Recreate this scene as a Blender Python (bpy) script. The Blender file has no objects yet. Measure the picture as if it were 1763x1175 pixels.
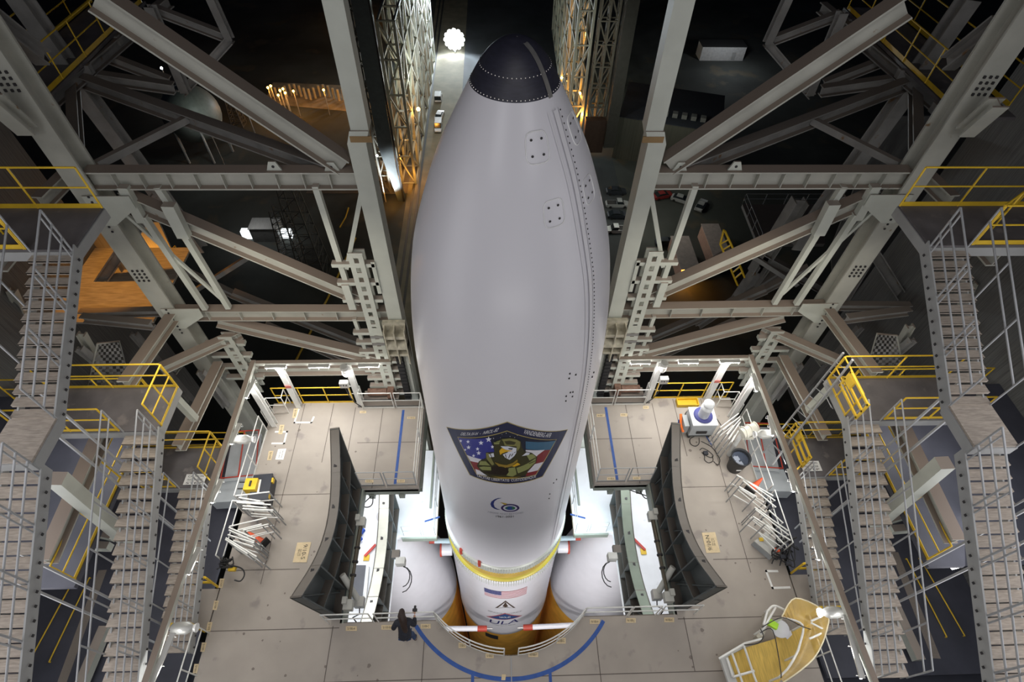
import bpy, bmesh, math, random
from mathutils import Vector as V3, Matrix
random.seed(7)
sc = bpy.context.scene
COL = sc.collection
PI = math.pi
# ---------------------------------------------------------------- camera
FPX = 952.43
def cam_axes(p, r, y):
    f = V3((math.sin(y)*math.cos(p), math.cos(y)*math.cos(p), -math.sin(p)))
    rt = V3((math.cos(y), -math.sin(y), 0)); up = rt.cross(f)
    return rt*math.cos(r)+up*math.sin(r), -rt*math.sin(r)+up*math.cos(r), f
AX = cam_axes(math.radians(50.70), math.radians(1.646), math.radians(2.879))
CAM = V3((-.405, -9.66, 19.0))
cd = bpy.data.cameras.new('camera'); cam = bpy.data.objects.new('camera', cd); COL.objects.link(cam)
m = Matrix.Identity(4)
for i in range(3):
    m[i][0], m[i][1], m[i][2] = AX[0][i], AX[1][i], -AX[2][i]
m.translation = CAM
cam.matrix_world = m
cd.sensor_width = 36; cd.lens = FPX/1763*36; cd.clip_start = .1; cd.clip_end = 2000
sc.camera = cam
# ---------------------------------------------------------------- world, exposure, large lights
sc.view_settings.view_transform = 'Standard'; sc.view_settings.look = 'None'
sc.view_settings.exposure = 0.0; sc.view_settings.gamma = 1; sc.view_settings.use_curve_mapping = False
w = bpy.data.worlds.new('night'); sc.world = w; w.use_nodes = True
w.node_tree.nodes['Background'].inputs[0].default_value = (.010, .013, .022, 1)
w.node_tree.nodes['Background'].inputs[1].default_value = .35
def light(kind, name, loc, power, col=(1, 1, 1), size=1, to=None, size_y=None, angle=60, blend=.4):
    l = bpy.data.lights.new(name, kind); l.energy = power; l.color = col
    if kind == 'AREA':
        l.size = size
        if size_y: l.shape = 'RECTANGLE'; l.size_y = size_y
    else: l.shadow_soft_size = size
    if kind == 'SPOT': l.spot_size = math.radians(angle); l.spot_blend = blend
    o = bpy.data.objects.new(name, l); COL.objects.link(o); o.location = loc
    if to is not None: o.rotation_euler = (V3(to)-V3(loc)).to_track_quat('-Z', 'Y').to_euler()
    return o
COOL = (.93, .96, 1.0); WARM = (1, .93, .80); SODIUM = (1, .42, .06)
# work lights in the tower head above the photographer
light('AREA', 'tower_head_light', (0, -11, 26), 480, (1, .97, .97), 9, (0, -2, 4), 6)
for s in (-1, 1):
    light('AREA', 'tower_head_light', (s*7, -13, 20), 260, (.97, .97, 1), 4, (s*1, 0, 8))
    light('AREA', 'side_fill_light', (s*11, -6, 9), 310, (.98, .97, 1), 6, (0, 0, 7), 13)  # unseen area lights, added to even out the shading around the rocket
    # deck level lights
    light('AREA', 'deck_light', (s*7.8, 0, 8.5), 190, WARM, 4, (s*6.5, .5, 0), 5)
    light('AREA', 'frame_light', (s*7, 2.45, 2.55), 130, (1, .98, .94), 4, (s*7, .2, 0), .3)
    light('AREA', 'frame_light', (s*9.0, -1.5, 2.6), 90, (1, .98, .94), .3, (s*7, -1.5, 0), 6)
    light('AREA', 'bay_light', (s*5.6, .8, -.7), 210, (.97, .99, 1), 2.5, (s*5.6, .6, -5), 1.5)
    light('AREA', 'bay_light', (s*6.1, -3.8, -.8), 150 if s < 0 else 80, (.97, .99, 1), 1.5, (s*5.6, -3.8, -5), 3)
    light('AREA', 'well_light', (s*3.6, -7.6, -5.2), 300, (1, .98, .98), 2, (s*4.2, -1.0, -10), 1)
    light('AREA', 'well_light', (s*3.3, -1.5, -3.5), 60, (.75, .93, 1), .8, (s*4.5, .5, -9), 1)
light('AREA', 'well_light', (0, -8.2, -8), 260, (1, .98, .97), 4, (0, -2.0, -13), .8)
light('AREA', 'front_fill_light', (0, -13.5, 7), 270, (1, .98, .97), 9, (0, 0, 3), 3)  # unseen fill, added to brighten the lower front of the rocket
# floodlight down the road and its spill
light('SPOT', 'road_floodlight', (-12.7, 182, -48), 60000, (.80, .92, 1), 2, (-13, 120, -60), angle=100)
light('SPOT', 'road_floodlight', (-12.7, 181, -48), 50000, (.80, .92, 1), 2, (-4, 0, 5), angle=30)

# ---------------------------------------------------------------- projection of photo points onto real planes
def ray(x, y):
    return AX[0]*((x-881.5)/FPX)+AX[1]*((587.5-y)/FPX)+AX[2]
def U(pl, x, y, S=-1):
    """point of the plane pl ('y3.5') seen at photo pixel x, y; mirrored to the right side for S = 1"""
    i = 'xyz'.index(pl[0]); v = float(pl[1:]); d = ray(x, y)
    p = CAM+d*((v-CAM[i])/d[i])
    return V3((-p.x, p.y, p.z)) if S > 0 else p
# ---------------------------------------------------------------- materials
MATS = {}
def mat(name, col, rough=.6, metal=0, var=.12, scale=1.5, dust=None, spots=None, emit=None, alpha=None, bump=0, stretch=None):
    if name in MATS: return MATS[name]
    m = bpy.data.materials.new(name); m.use_nodes = True; nt = m.node_tree; N = nt.nodes; L = nt.links
    b = N['Principled BSDF']; b.inputs['Roughness'].default_value = rough; b.inputs['Metallic'].default_value = metal
    b.inputs['Base Color'].default_value = (*col, 1)
    if emit:
        b.inputs['Emission Color'].default_value = (*emit[0], 1); b.inputs['Emission Strength'].default_value = emit[1]
    if alpha is not None: b.inputs['Alpha'].default_value = alpha
    if var:
        g = N.new('ShaderNodeNewGeometry')
        src = g.outputs['Position']
        if stretch:
            vm = N.new('ShaderNodeVectorMath'); vm.operation = 'MULTIPLY'; vm.inputs[1].default_value = stretch
            L.new(src, vm.inputs[0]); src = vm.outputs[0]
        n = N.new('ShaderNodeTexNoise'); n.inputs['Scale'].default_value = scale; n.inputs['Detail'].default_value = 6
        L.new(src, n.inputs['Vector'])
        mx = N.new('ShaderNodeMix'); mx.data_type = 'RGBA'
        mx.inputs[6].default_value = (*[c*(1-var) for c in col], 1); mx.inputs[7].default_value = (*[min(1, c*(1+var)) for c in col], 1)
        mr = N.new('ShaderNodeMapRange'); mr.inputs[1].default_value = .3; mr.inputs[2].default_value = .7
        L.new(n.outputs[0], mr.inputs[0]); L.new(mr.outputs[0], mx.inputs[0])
        out = mx.outputs[2]
        if spots:   # (colour, scale, threshold)
            n2 = N.new('ShaderNodeTexNoise'); n2.inputs['Scale'].default_value = spots[1]; n2.inputs['Detail'].default_value = 4
            L.new(g.outputs['Position'], n2.inputs['Vector'])
            r2 = N.new('ShaderNodeMapRange'); r2.inputs[1].default_value = spots[2]; r2.inputs[2].default_value = spots[2]+.08
            L.new(n2.outputs[0], r2.inputs[0])
            m2 = N.new('ShaderNodeMix'); m2.data_type = 'RGBA'; L.new(r2.outputs[0], m2.inputs[0]); L.new(out, m2.inputs[6])
            m2.inputs[7].default_value = (*spots[0], 1); out = m2.outputs[2]
        if dust:    # settled dust on faces that point up
            sx = N.new('ShaderNodeSeparateXYZ'); L.new(g.outputs['True Normal'], sx.inputs[0])
            r3 = N.new('ShaderNodeMapRange'); r3.inputs[1].default_value = .35; r3.inputs[2].default_value = .75
            L.new(sx.outputs[2], r3.inputs[0])
            m3 = N.new('ShaderNodeMix'); m3.data_type = 'RGBA'; L.new(r3.outputs[0], m3.inputs[0]); L.new(out, m3.inputs[6])
            m3.inputs[7].default_value = (*dust, 1); out = m3.outputs[2]
        L.new(out, b.inputs['Base Color'])
        if bump:
            bp = N.new('ShaderNodeBump'); bp.inputs['Strength'].default_value = bump; bp.inputs['Distance'].default_value = .02
            L.new(n.outputs[0], bp.inputs['Height']); L.new(bp.outputs[0], b.inputs['Normal'])
    MATS[name] = m
    return m
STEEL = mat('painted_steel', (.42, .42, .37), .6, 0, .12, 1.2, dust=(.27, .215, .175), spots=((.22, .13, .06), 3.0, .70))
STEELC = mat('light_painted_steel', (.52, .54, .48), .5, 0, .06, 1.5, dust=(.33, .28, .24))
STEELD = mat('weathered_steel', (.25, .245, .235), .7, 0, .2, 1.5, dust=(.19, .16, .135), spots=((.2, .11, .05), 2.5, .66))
GREYP = mat('grey_stair_paint', (.34, .345, .34), .55, 0, .08, 2)
TREAD = mat('worn_tread_plate', (.40, .345, .29), .7, 0, .22, 5, stretch=(1, 6, 6))
LAND = mat('dark_landing_coating', (.125, .115, .118), .6, 0, .25, 1.2, spots=((.19, .17, .165), 2.2, .62))
BLUEG = mat('blue_grey_floor_coating', (.062, .064, .085), .6, 0, .2, 1)
YEL = mat('safety_yellow', (.72, .47, .03), .45, 0, .1, 3)
GALV = mat('galvanised_pipe', (.40, .41, .42), .4, .3, .08, 4)
PIPE = mat('white_guard_pipe', (.74, .74, .71), .35, .1, .05, 4)
DECK = mat('deck_plate', (.37, .33, .29), .62, 0, .10, .7, spots=((.27, .24, .22), 1.3, .62), bump=.1)
FLOORW = mat('white_bay_floor', (.80, .82, .86), .5, 0, .05, 1.5, spots=((.62, .64, .68), 2, .66))
FLAP = mat('flap_grey_paint', (.07, .08, .08), .5, 0, .15, 1.5, dust=(.12, .105, .09))
FLAPG = mat('flap_green_paint', (.25, .28, .24), .5, 0, .1, 1.5)
RUBBER = mat('black_rubber', (.02, .02, .022), .6, 0, .2, 6)
WHITE = mat('rocket_white', (.66, .65, .69), .36, 0, .02, .4)
WHITEG = mat('interstage_white', (.72, .71, .75), .4, 0, .03, 2)
NOSE = mat('nose_black', (.022, .022, .036), .5, 0, .2, 6, stretch=(1, 1, 5))
METAL = mat('bare_metal', (.6, .58, .55), .3, .8, .1, 8)
ORANGE = mat('orange_foam', (.80, .40, .05), .8, 0, .15, 1.5, bump=.2)
TANKY = mat('yellow_tank_foam', (.42, .28, .05), .8, 0, .15, 2)
RED = mat('red_cover', (.42, .05, .03), .5)
BLUE = mat('blue_tape', (.03, .09, .33), .6, 0, .15, 5)
WTAPE = mat('white_tape', (.82, .82, .80), .6, 0, .05, 5)
SIGNY = mat('buff_stencil_panel', (.66, .53, .33), .7, 0, .1, 6)
INK = mat('black_ink', (.03, .028, .03), .7, 0, 0)
GROUND = mat('night_asphalt', (.055, .06, .055), .9, 0, .5, .05, spots=((.09, .08, .06), .12, .58))
ROAD = mat('concrete_road', (.20, .18, .13), .85, 0, .2, .3)
LAMPW = mat('lamp_glow', (1, 1, 1), .5, 0, 0, emit=((1, 1, 1), 14))
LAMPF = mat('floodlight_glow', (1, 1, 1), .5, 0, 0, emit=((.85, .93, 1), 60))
LAMPO = mat('sodium_glow', (1, .5, .1), .5, 0, 0, emit=((1, .45, .08), 30))
HOUS = mat('lamp_housing', (.5, .5, .48), .4, .3, .05, 4)
def plain(name, c, r=.6): return mat(name, c, r, 0, .05, 5)
# ---------------------------------------------------------------- mesh builder
def setp(o, parent):
    o.parent = parent; o.matrix_parent_inverse = Matrix.Translation(-parent.location) if parent.type == 'EMPTY' else Matrix.Identity(4)
class MB:
    def __init__(s): s.v = []; s.f = []; s.sm = []
    def add(s, vs, fs, smooth=False):
        o = len(s.v); s.v += [tuple(v) for v in vs]
        s.f += [tuple(i+o for i in f) for f in fs]; s.sm += [smooth]*len(fs); return s
    def box(s, c, size, ax=None):
        c = V3(c); ax = ax or (V3((1, 0, 0)), V3((0, 1, 0)), V3((0, 0, 1)))
        vs = [c+ax[0]*(size[0]/2*i)+ax[1]*(size[1]/2*j)+ax[2]*(size[2]/2*k) for i in (-1, 1) for j in (-1, 1) for k in (-1, 1)]
        return s.add(vs, [(0, 1, 3, 2), (4, 6, 7, 5), (0, 4, 5, 1), (2, 3, 7, 6), (0, 2, 6, 4), (1, 5, 7, 3)])
    def bb(s, x0, x1, y0, y1, z0, z1): return s.box(((x0+x1)/2, (y0+y1)/2, (z0+z1)/2), (abs(x1-x0), abs(y1-y0), abs(z1-z0)))
    def bar(s, p, q, w, h, up=(0, 0, 1)):
        p, q = V3(p), V3(q); d = (q-p); L = d.length; d.normalize(); side = d.cross(V3(up)).normalized(); u = side.cross(d)
        return s.box((p+q)/2, (L, w, h), (d, side, u))
    def ibeam(s, p, q, w, h, up=(0, 0, 1), t=.045):
        p, q = V3(p), V3(q); d = (q-p); L = d.length; d.normalize(); side = d.cross(V3(up)).normalized(); u = side.cross(d)
        c = (p+q)/2
        s.box(c+u*(h/2-t/2), (L, w, t), (d, side, u)); s.box(c-u*(h/2-t/2), (L, w, t), (d, side, u))
        return s.box(c, (L, t*.7, h-2*t), (d, side, u))
    def prism(s, pts, off):
        off = V3(off); pts = [V3(p) for p in pts]; n = len(pts)
        return s.add(pts+[p+off for p in pts], [tuple(range(n))[::-1], tuple(range(n, 2*n))]+[(i, (i+1) % n, n+(i+1) % n, n+i) for i in range(n)])
    def tube(s, pts, r, n=7, closed=False):
        pts = [V3(p) for p in pts]; k = len(pts); vs = []; fs = []; pu = None
        for i, p in enumerate(pts):
            a = pts[i-1] if (i or closed) else p; b = pts[(i+1) % k] if (i < k-1 or closed) else p
            d = ((p-a).normalized()+(b-p).normalized())
            d = d.normalized() if d.length > 1e-6 else V3((0, 0, 1))
            ref = pu if pu is not None and abs(pu.dot(d)) < .95 else (V3((0, 0, 1)) if abs(d.z) < .9 else V3((1, 0, 0)))
            sd = d.cross(ref).normalized(); u = sd.cross(d).normalized(); pu = u
            rr = r[i] if isinstance(r, (list, tuple)) else r
            vs += [p+sd*(rr*math.cos(2*PI*j/n))+u*(rr*math.sin(2*PI*j/n)) for j in range(n)]
        for i in range(k if closed else k-1):
            a, b = i*n, ((i+1) % k)*n
            fs += [(a+j, a+(j+1) % n, b+(j+1) % n, b+j) for j in range(n)]
        s.add(vs, fs, True)
        if not closed: s.add(vs[:n], [tuple(range(n))]); s.add(vs[-n:], [tuple(range(n))])
        return s
    def lathe(s, prof, n=48, c=(0, 0, 0), a0=0, a1=2*PI, ax=None, smooth=True):
        c = V3(c); X, Y, Z = ax or (V3((1, 0, 0)), V3((0, 1, 0)), V3((0, 0, 1)))
        full = abs(a1-a0-2*PI) < 1e-6; m = n if full else n+1; vs = []
        for r, z in prof:
            vs += [c+X*(r*math.cos(a0+(a1-a0)*j/n))+Y*(r*math.sin(a0+(a1-a0)*j/n))+Z*z for j in range(m)]
        fs = []
        for i in range(len(prof)-1):
            for j in range(n):
                k = (j+1) % m; fs.append((i*m+j, i*m+k, (i+1)*m+k, (i+1)*m+j))
        return s.add(vs, fs, smooth)
    def cyl(s, p, q, r, n=16, r2=None):
        p, q = V3(p), V3(q); d = (q-p); L = d.length; d.normalize()
        X = d.orthogonal().normalized(); r2 = r if r2 is None else r2
        s.lathe([(r, 0), (r2, L)], n, p, ax=(X, d.cross(X), d)); Y = d.cross(X)
        for c, rr in ((p, r), (q, r2)):
            if rr > 0: s.add([c+X*(rr*math.cos(2*PI*j/n))+Y*(rr*math.sin(2*PI*j/n)) for j in range(n)], [tuple(range(n))])
        return s
    def quad(s, *p): return s.add(p, [tuple(range(len(p)))])
    def build(s, name, material, parent=None, label=None):
        me = bpy.data.meshes.new(name); me.from_pydata(s.v, [], s.f); me.polygons.foreach_set('use_smooth', s.sm)
        me.materials.append(material); me.update()
        o = bpy.data.objects.new(name, me); COL.objects.link(o)
        if parent: setp(o, parent)
        if label: o['label'] = label
        return o
def tag(o, label, cat, group=None):
    o['label'] = label; o['category'] = cat
    if group: o['group'] = group
    return o
def thing(name, label, cat, loc=(0, 0, 0), group=None):
    o = bpy.data.objects.new(name, None); COL.objects.link(o); o.location = loc; o.empty_display_size = .2
    return tag(o, label, cat, group)
def struct(o): o['kind'] = 'structure'; return o
def textmesh(body):
    c = bpy.data.curves.new('t', 'FONT'); c.body = body; c.size = 1; o = bpy.data.objects.new('t', c); COL.objects.link(o)
    me = o.to_mesh(); vs = [tuple(v.co[:2]) for v in me.vertices]; fs = [tuple(p.vertices) for p in me.polygons]; o.to_mesh_clear()
    bpy.data.objects.remove(o); bpy.data.curves.remove(c)
    x0 = min(v[0] for v in vs); x1 = max(v[0] for v in vs); y1 = max(v[1] for v in vs)
    return [((v[0]-x0)/(x1-x0), v[1]/y1) for v in vs], fs
SIDE = {-1: 'left', 1: 'right'}
LR = (-1, 1)
def mx(p, S): return V3((p[0]*-S if S > 0 else p[0], p[1], p[2]))   # authored on the left (x<0)
def mir(p, S): return V3((-p[0], p[1], p[2])) if S > 0 else V3(p)
# ================================================================ THE ROCKET
RF = 2.565
OG = [(2.565, -4.2), (2.565, 5.5), (2.56, 7.0), (2.53, 8.0), (2.46, 9.0), (2.34, 10.0), (2.16, 11.0), (1.86, 12.0), (1.50, 13.0), (1.11, 13.8), (.80, 14.4), (.64, 14.68), (.47, 14.9), (.30, 15.04), (.12, 15.12), (0, 15.13)]
def rz(z):
    for (r0, z0), (r1, z1) in zip(OG, OG[1:]):
        if z <= z1: return r0+(r1-r0)*max(0, (z-z0)/(z1-z0))
    return 0
# smooth the ogive by Catmull-Rom
def dense(P, k=4):
    out = []
    for i in range(len(P)-1):
        a, b, c, d = P[max(i-1, 0)], P[i], P[i+1], P[min(i+2, len(P)-1)]
        for j in range(k):
            t = j/k
            out.append(tuple(.5*(2*b[q]+(c[q]-a[q])*t+(2*a[q]-5*b[q]+4*c[q]-d[q])*t*t+(3*b[q]-a[q]-3*c[q]+d[q])*t**3) for q in (0, 1)))
    return out+[P[-1]]
OG = [OG[0]]+dense(OG[1:])
def hit(x, y, rf=rz):
    """(angle from the front, height) where the view through a photo point meets the rocket"""
    d = ray(x, y); t = 4.0; p = CAM+d*t
    while t < 60:
        t += .05; p = CAM+d*t
        if math.hypot(p.x, p.y) < rf(p.z): break
    a, b = t-.05, t
    for _ in range(20):
        c = (a+b)/2; p = CAM+d*c
        if math.hypot(p.x, p.y) < rf(p.z): b = c
        else: a = c
    return math.atan2(p.x, -p.y), p.z
def surf(a, z, off=0, rf=rz): r = rf(z)+off; return V3((r*math.sin(a), -r*math.cos(a), z))
def decal(mb, polys, off=.004, rf=rz, px=True, step=.06, zs=None):
    for poly in polys:
        pts = [hit(x, y, rf) for x, y in poly] if px else poly
        bm = bmesh.new(); vs = [bm.verts.new((a, z, 0)) for a, z in pts]
        try: f = bm.faces.new(vs)
        except ValueError: bm.free(); continue
        bmesh.ops.triangulate(bm, faces=[f])
        a0, a1 = min(p[0] for p in pts), max(p[0] for p in pts)
        k = math.floor(a0/step)+1
        while k*step < a1:
            bmesh.ops.bisect_plane(bm, geom=bm.verts[:]+bm.edges[:]+bm.faces[:], plane_co=(k*step, 0, 0), plane_no=(1, 0, 0)); k += 1
        if zs:
            z0, z1 = min(p[1] for p in pts), max(p[1] for p in pts); k = math.floor(z0/zs)+1
            while k*zs < z1:
                bmesh.ops.bisect_plane(bm, geom=bm.verts[:]+bm.edges[:]+bm.faces[:], plane_co=(0, k*zs, 0), plane_no=(0, 1, 0)); k += 1
        bm.verts.index_update()
        mb.add([surf(v.co.x, v.co.y, off, rf) for v in bm.verts], [tuple(v.index for v in f.verts) for f in bm.faces])
        bm.free()
    return mb
def curved_text(mb, body, p0, p1, h, off=.012, rf=rz, slant=0):
    """lettering from the photo point p0 to p1 (base line), h metres tall, wrapped on the rocket"""
    (a0, z0), (a1, z1) = hit(*p0, rf), hit(*p1, rf); vs, fs = textmesh(body)
    for f in fs:
        pts = [(a0+(a1-a0)*(vs[i][0])+slant*vs[i][1], z0+(z1-z0)*vs[i][0]+h*vs[i][1]) for i in f]
        mb.add([surf(a, z, off, rf) for a, z in pts], [tuple(range(len(pts)))])
    return mb
rk = thing('heavy_lift_rocket', 'tall white rocket with black nose standing in the middle of the tower', 'rocket', (0, 0, -60))
ng = 96
white = [p for p in OG if p[1] <= 14.41]; black = [p for p in OG if p[1] >= 14.39]
# payload fairing, painted down to a greyer boat-tail section
fair = MB().lathe(white, ng).build('payload_fairing', WHITE, rk)
MB().lathe(black, ng).build('nose_cap', NOSE, rk, 'glossy black nose cap')
rv = MB()
for zz, st in ((14.43, 66), (14.72, 52)):
    for k in range(st):
        a = 2*PI*k/st; rv.box(surf(a, zz, .002), (.014, .014, .014))
rv.build('rivet_row', METAL, rk)['kind'] = 'stuff'
SEAM = sum(hit(*p)[0] for p in ((952, 190), (978, 290), (1002, 388), (1019, 530), (1012, 645)))/5
zz = [-4.0+.2*i for i in range(92)]
band = MB(); n = len(zz)
for (dm, w_, o_) in ((0, .05, .03), (-.16, .012, .016), (.11, .010, .016)):
    for i in range(n-1):
        if zz[i+1] > 14.4: break
        band.quad(*[surf(SEAM+(dm+s*w_)/rz(z), z, o_) for s, z in ((-1, zz[i]), (1, zz[i]), (1, zz[i+1]), (-1, zz[i+1]))])
band.build('separation_rail', mat('seam_white', (.70, .69, .72), .3, 0, .03, 3), rk)
nb = MB()
for i in range(14):
    z0, z1 = 14.38+i*.054, 14.38+(i+1)*.054
    nb.quad(*[surf(SEAM+s*.05/max(.12, rz(z)), z, .014) for s, z in ((-1, z0), (1, z0), (1, z1), (-1, z1))])
nb.build('nose_seam', METAL, rk, 'bare metal seam on the nose')
dots = MB()
for i in range(170):
    z = -3.6+i*.105
    dots.box(surf(SEAM+.155/max(.7, rz(z)), z, .004), (.02, .02, .02))
for x, y in ((398, 375), (412, 402), (370, 400), (368, 432), (415, 372), (395, 248), (435, 255), (390, 280), (305, 962), (285, 985), (260, 1060), (255, 1090), (555, 240), (545, 270)):
    a, z = hit(880+x/3.915, 580+y/3.915); dots.box(surf(a, z, .004), (.035, .035, .035))
dots.build('fastener_holes', INK, rk)['kind'] = 'stuff'
for cx_, cy_, q in ((925, 254, 1), (954, 367.5, 1), (1014, 326, .45), (989, 220, .45)):
    a, z = hit(cx_, cy_); ring = []; h_ = .21
    for j in range(28):
        t = 2*PI*j/28; e = 4; cc, ss = math.cos(t), math.sin(t)
        ring.append(surf(a+h_*math.copysign(abs(cc)**.5, cc)/rz(z), z+h_*1.15*math.copysign(abs(ss)**.5, ss), .006))
    pn = MB().tube(ring, .011, 4, closed=True).build('access_panel', mat('panel_seam', (.80, .80, .80), .4), rk)
    d4 = MB()
    for i in (-1, 1):
        for j in (-1, 1): d4.cyl(surf(a+i*.10/rz(z), z+j*.12, 0), surf(a+i*.10/rz(z), z+j*.12, .012), .024, 8)
    d4.build('panel_latch', INK, pn)
# mission emblem --------------------------------------------------------
def E(*p): return [(760+p[i]/7.665, 715+p[i+1]/7.665) for i in range(0, len(p), 2)]
def emb(name, mname, col, off, *polys, parent=None, label=None):
    return decal(MB(), polys, off).build(name, plain(mname, col, .45), parent or fair, label)
NAVY = (.018, .022, .065)
em = emb('mission_emblem', 'emblem_gold', (.42, .34, .12), .005, E(66, 153, 868, 84, 1668, 186, 1338, 812, 860, 910, 372, 792), label='shield shaped mission emblem')
setp(em, rk)
emb('emblem_border', 'emblem_navy', NAVY, .008, E(76, 162, 868, 94, 1658, 194, 1332, 804, 860, 900, 380, 786), parent=em)
emb('emblem_line', 'emblem_gold', (.42, .34, .12), .011, E(212, 284, 866, 200, 1520, 316, 1248, 788, 860, 840, 462, 780), parent=em)
emb('emblem_field', 'emblem_sky', (.012, .015, .035), .014, E(224, 292, 866, 210, 1508, 322, 1240, 780, 860, 830, 468, 772), parent=em)
emb('blue_field', 'flag_blue', (.035, .04, .26), .017, E(224, 292, 640, 290, 700, 480, 600, 580, 470, 572, 340, 515), parent=em)
emb('earth_band', 'earth_blue', (.045, .13, .22), .017, E(1110, 340, 1506, 330, 1430, 452, 1110, 440), parent=em)
for P_ in (E(1110, 450, 1435, 450, 1240, 780, 1110, 800), E(385, 600, 560, 600, 560, 770, 468, 772)): emb('flag_red', 'flag_red', (.22, .025, .03), .017, P_, parent=em)
emb('flag_white', 'flag_white', (.68, .67, .72), .019, E(1110, 452, 1360, 452, 1270, 520, 1200, 600, 1110, 600), E(1345, 610, 1270, 722, 1125, 755, 1230, 640), E(338, 520, 530, 578, 490, 622, 385, 600), E(450, 705, 520, 730, 640, 800, 560, 790, 468, 770), parent=em)
st = []
for sx, sy, q in ((625, 315, 42), (525, 360, 34), (362, 420, 30), (480, 440, 26), (495, 495, 32), (428, 530, 24), (675, 412, 26), (355, 345, 26), (260, 335, 22), (318, 452, 18), (855, 232, 7), (905, 275, 6), (965, 290, 7), (800, 250, 5), (1000, 262, 5), (690, 300, 8), (780, 290, 5)):
    P = []
    for k in range(10):
        r = q if k % 2 == 0 else q*.42; t = PI/5*k-PI/2
        P += [sx+r*math.cos(t), sy+r*math.sin(t)]
    st.append(E(*P))
emb('star', 'star_white', (.75, .76, .85), .020, *st, parent=em)
OLD, OLL, BRN = (.045, .042, .015), (.26, .28, .10), (.02, .013, .008)
emb('eagle_outline', 'ink_olive', OLD, .022, E(690, 350, 800, 300, 940, 290, 1045, 330, 1060, 420, 1100, 470, 1190, 490, 1262, 545, 1245, 620, 1150, 720, 1110, 790, 860, 825, 640, 815, 520, 735, 470, 660, 500, 600, 590, 560, 590, 485, 700, 480), parent=em)
emb('flight_suit', 'suit_olive', OLL, .025, E(500, 680, 560, 668, 655, 675, 660, 720, 540, 715), E(515, 600, 600, 600, 650, 660, 580, 655, 500, 650), E(890, 690, 970, 680, 995, 770, 940, 802, 860, 790), E(985, 690, 1080, 655, 1150, 620, 1240, 560, 1240, 610, 1150, 700, 1010, 760), E(1120, 520, 1200, 505, 1245, 545, 1160, 590), E(690, 350, 780, 325, 760, 375, 700, 375), parent=em)
emb('flight_helmet', 'helmet_olive', (.22, .21, .07), .025, E(800, 310, 900, 298, 990, 315, 1040, 345, 1035, 420, 1000, 470, 990, 400, 900, 400, 830, 390), E(590, 490, 620, 490, 700, 640, 670, 655, 600, 570), parent=em)
emb('goggles', 'goggle_dark', (.05, .045, .02), .028, E(830, 335, 900, 328, 985, 350, 960, 380, 860, 378), parent=em)
emb('harness', 'harness_gold', (.30, .20, .03), .028, E(700, 610, 790, 640, 860, 650, 940, 620, 1000, 575, 1005, 600, 930, 665, 850, 685, 760, 670), E(660, 795, 860, 808, 1060, 800, 860, 830), parent=em)
emb('eagle_head', 'eagle_white', (.66, .68, .76), .028, E(780, 400, 880, 400, 990, 425, 985, 490, 960, 530, 900, 580, 840, 550, 810, 510, 880, 480), E(625, 505, 690, 490, 700, 540, 640, 548), E(1060, 530, 1120, 480, 1165, 490, 1150, 515), parent=em)
emb('eagle_beak', 'beak_yellow', (.68, .40, .02), .031, E(765, 460, 800, 420, 850, 445, 940, 460, 850, 475, 800, 495, 778, 515), E(930, 665, 1000, 615, 1040, 640, 960, 670), parent=em)
emb('eagle_eye', 'eye_dark', (.01, .01, .012), .031, E(880, 425, 945, 428, 930, 445, 890, 440), E(905, 500, 915, 500, 890, 560, 882, 556), E(935, 500, 950, 492, 925, 535, 918, 530), E(840, 510, 850, 505, 860, 550, 852, 552), E(960, 480, 980, 470, 975, 480, 955, 490), parent=em)
emb('ink_line', 'ink_olive', OLD, .029, E(590, 600, 600, 600, 660, 655, 650, 660), E(980, 690, 990, 690, 1000, 765, 990, 768), E(1110, 560, 1160, 590, 1155, 598, 1105, 570), E(1150, 625, 1240, 590, 1240, 598, 1152, 634), E(500, 655, 650, 662, 650, 668, 500, 664), E(700, 345, 775, 340, 775, 346, 700, 352), E(800, 330, 815, 330, 835, 390, 825, 392), E(640, 500, 650, 500, 720, 640, 712, 645), parent=em)
emb('glove', 'glove_brown', BRN, .028, E(660, 680, 720, 655, 870, 680, 890, 740, 860, 780, 640, 770, 540, 740, 660, 735), parent=em)
tw = plain('emblem_lettering', (.72, .72, .74))
lt = MB()
curved_text(lt, 'DELTA IV-H  -  NROL-82', E(255, 262)[0], E(740, 210)[0], .19, .012, slant=.02)
curved_text(lt, 'VANDENBERG AFB', E(1075, 238)[0], E(1430, 290)[0], .19, .012, slant=.02)
lt.build('emblem_title_lettering', tw, em)
lt = MB()
curved_text(lt, 'TACITAE LIBERTATIS', E(466, 808)[0], E(895, 874)[0], .17, .012)
curved_text(lt, 'CUSTODEMQUE', E(920, 874)[0], E(1245, 818)[0], .17, .012)
lt.build('emblem_motto_lettering', tw, em)
# anniversary logo ------------------------------------------------------
def G(*p): return [(810+p[i]/14.69, 840+p[i+1]/14.69) for i in range(0, len(p), 2)]
lg = emb('anniversary_logo', 'logo_navy', (.03, .045, .19), .006, G(790, 258, 700, 262, 600, 300, 530, 350, 505, 410, 530, 480, 600, 530, 680, 555, 760, 556, 680, 535, 610, 490, 585, 410, 610, 340, 680, 290))
setp(lg, rk)
def ell(cx, cy, a, b, n=28): return [v for k in range(n) for v in (cx+a*math.cos(2*PI*k/n), cy+b*math.sin(2*PI*k/n))]
emb('logo_ring', 'logo_ring', (.05, .03, .13), .006, G(*ell(1003, 512, 234, 98)), parent=lg)
emb('logo_ring_inner', 'logo_pale', (.62, .63, .66), .009, G(*ell(1003, 512, 176, 70)), parent=lg)
emb('logo_globe', 'logo_globe', (.03, .07, .25), .012, G(*ell(1005, 512, 128, 50)), parent=lg)
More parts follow.
